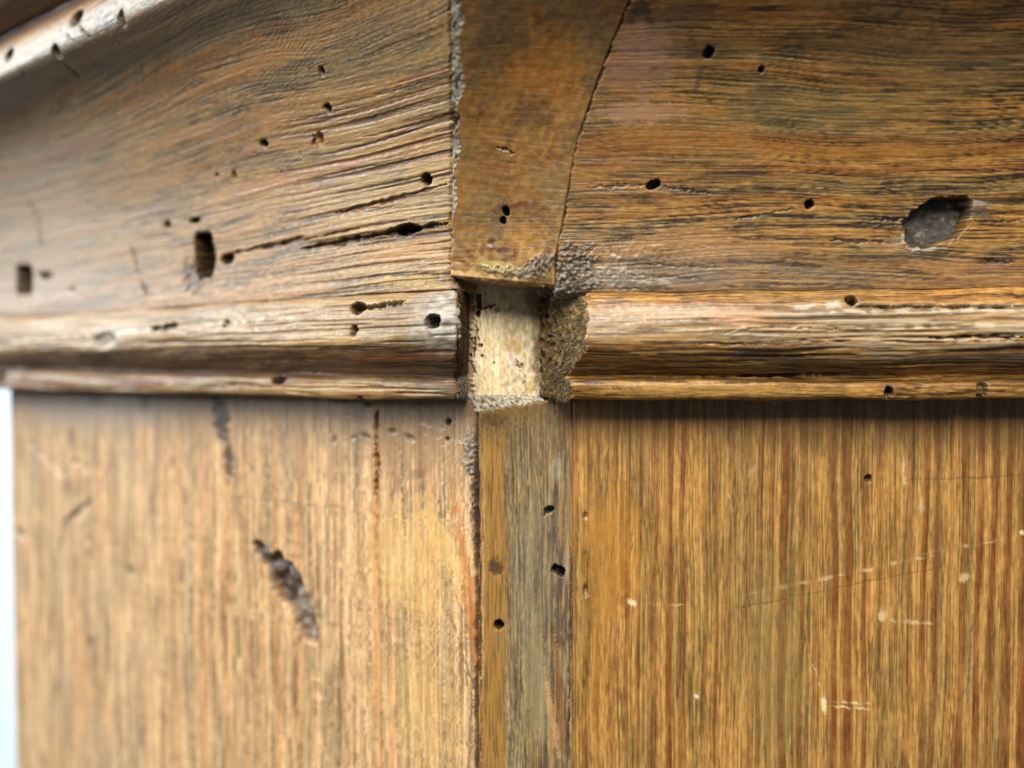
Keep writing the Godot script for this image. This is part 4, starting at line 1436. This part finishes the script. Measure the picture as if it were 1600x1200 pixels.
var MARKS_POST := [
	["hole", 4.52, 40.40, 1.07, 1.01, 0.00, 3.00, "140c07", 0.90],
	["slot", 16.67, 50.77, 1.43, 0.86, -0.51, 3.00, "140c07", 0.90],
	["hole", 14.64, 62.65, 1.01, 0.67, 0.25, 1.20, "140c07", 0.90],
	["crack", 14.64, 62.27, 1.33, 0.49, 0.50, 0.60, "1c1612", 0.80],
	["stain_or_shading", 3.90, 52.03, 1.60, 2.21, 0.00, 0.12, "4a3322", 0.90],
	["stain_or_shading", 4.52, 38.12, 1.32, 1.01, 0.00, 0.00, "7a6a50", 0.50],
	["stain_or_shading", 16.05, 70.49, 1.16, 3.22, -0.11, 0.00, "a7a3a0", 0.25],
	["stain_or_shading", 18.23, 51.78, 0.78, 3.73, 0.00, 0.00, "a29c94", 0.25],
	["crack", 13.75, 36.48, 3.65, 0.24, -1.21, 0.20, "8a8072", 0.60],
	["stain_or_shading", 12.46, 27.76, 3.39, 12.84, 0.06, -0.00, "8a7c5e", 0.60],
	["stain_or_shading", 15.34, 22.95, 0.79, 9.08, 0.16, -0.10, "b98a58", 0.70],
	["stain_or_shading", 16.98, 25.48, 0.90, 14.05, 0.07, 0.05, "7a4818", 0.60],
	["stain_or_shading", 16.59, 40.65, 0.90, 7.52, 0.07, 0.10, "4a3a34", 0.70],
	["crack", 18.93, 34.21, 21.11, 0.41, -1.58, 0.25, "2c2620", 0.60],
	["crack", 0.55, 44.19, 32.87, 0.41, -1.56, 0.40, "3a2620", 0.80],
	["stain_or_shading", 11.76, 50.51, 5.02, 18.77, -0.03, 0.00, "76705c", 0.35],
	["stain_or_shading", 7.25, 82.62, 5.87, 1.71, -0.13, 0.00, "7a5c24", 0.50],
	["stain_or_shading", 3.28, 81.87, 2.91, 2.02, -0.13, 0.00, "3c2e1c", 0.60],
	["crack", 1.14, 44.19, 32.87, 0.24, -1.58, 0.10, "d8b080", 0.40]
]
var MARKS_FILLET := [
	["hole", 10.63, 12.74, 0.71, 0.97, 0.38, 2.00, "140c07", 0.90],
	["hole", 10.10, 11.05, 0.62, 0.71, 0.00, 1.50, "140c07", 0.90],
	["stain_or_shading", 9.36, 11.68, 1.66, 2.42, 0.32, 0.05, "3a2a16", 0.60],
	["dent", 7.94, 6.79, 1.24, 0.95, 0.00, 0.30, "2c2216", 0.70],
	["crack", 10.22, 23.69, 1.98, 0.33, -0.37, 0.30, "3a2010", 0.70],
	["stain_or_shading", 14.85, 7.87, 4.73, 3.00, 0.36, 0.00, "b07828", 0.30],
	["stain_or_shading", 15.61, 4.29, 3.15, 1.53, 0.00, 0.00, "b08848", 0.30],
	["stain_or_shading", 6.63, 20.79, 4.60, 6.86, 0.00, 0.00, "7a4a1c", 0.40],
	["stain_or_shading", 10.73, 41.62, 8.16, 2.72, -0.27, 0.00, "4a3e26", 0.60],
	["stain_or_shading", 16.54, 37.38, 6.65, 6.40, 0.01, 0.00, "9c6018", 0.40],
	["stain_or_shading", 0.30, 29.35, 1.39, 2.86, 0.00, 0.20, "22130e", 0.90],
	["stain_or_shading", 8.21, 28.18, 3.52, 3.76, 0.00, 0.00, "8a6434", 0.35],
	["grime", 17.38, 2.60, 3.88, 1.88, 0.41, 0.40, "4a4438", 0.90],
	["grime", 11.97, 1.69, 6.05, 0.95, -0.06, 0.30, "55503f", 0.85],
	["stain_or_shading", 8.90, 2.60, 4.91, 1.12, -0.13, 0.00, "a0904c", 0.60]
]
var MARKS_CORE := [
	["slot", 1.91, 19.29, 0.52, 1.55, 0.04, 1.20, "3a2212", 0.90],
	["hole", 1.78, 16.79, 0.52, 0.76, 0.00, 1.20, "3a2212", 0.90],
	["crack", 3.66, 18.04, 1.89, 0.33, 0.39, 0.70, "4a2c16", 0.80],
	["crack", 1.68, 12.64, 2.95, 0.33, -1.40, 0.60, "5a3a20", 0.70],
	["dent", 5.55, 17.50, 0.89, 1.16, 0.00, 0.50, "8a6a40", 0.60],
	["crack", 1.10, 10.05, 2.28, 0.33, -1.60, 0.80, "4a2a14", 0.80],
	["hole", 2.45, 10.36, 0.32, 0.40, 0.00, 0.60, "4a2a14", 0.80],
	["hole", 2.59, 8.30, 0.32, 0.31, 0.00, 0.60, "4a2a14", 0.80],
	["hole", 5.01, 6.88, 0.20, 0.20, 0.00, 0.40, "4a2a14", 0.80],
	["hole", 0.23, 8.48, 0.32, 0.33, 0.00, 0.60, "4a2a14", 0.80],
	["crack", 9.77, 6.38, 1.43, 0.33, -1.31, 0.40, "8a6a40", 0.60],
	["crack", 10.37, 6.21, 0.59, 0.41, 0.55, 0.40, "8a6a40", 0.60],
	["crack", 11.15, 2.32, 2.32, 0.33, -1.57, 0.20, "a08058", 0.50],
	["stain_or_shading", 9.40, 10.36, 1.79, 1.79, 0.00, -0.05, "c8a050", 0.50],
	["stain_or_shading", 8.59, 6.79, 1.28, 2.81, 0.00, -0.05, "d8c8b4", 0.50],
	["stain_or_shading", 12.16, 2.32, 1.01, 1.34, 0.00, -0.10, "c8a858", 0.60],
	["stain_or_shading", 3.46, 2.68, 3.61, 3.24, 0.00, 0.00, "e8c890", 0.30],
	["crack", 3.13, 7.81, 5.14, 0.24, -1.56, 0.10, "d8a468", 0.50],
	["crack", 4.68, 1.96, 1.97, 0.24, -1.54, 0.10, "d8a468", 0.60],
	["stain_or_shading", 12.63, 19.20, 2.02, 4.42, -0.01, 0.00, "7a5a38", 0.60],  # old discolouration, with shade of the recess corner painted in
	["stain_or_shading", 13.44, 7.77, 0.88, 6.38, 0.00, 0.20, "5c3c22", 0.70]
]
var LINT := Vector3(49.80, -6.95, 5.0)
var GOUGE_FLOOR := Vector3(79.84, 26.20, 5.4)
var GOUGE_LINT := Vector3(-50.56, -56.56, -31.89)
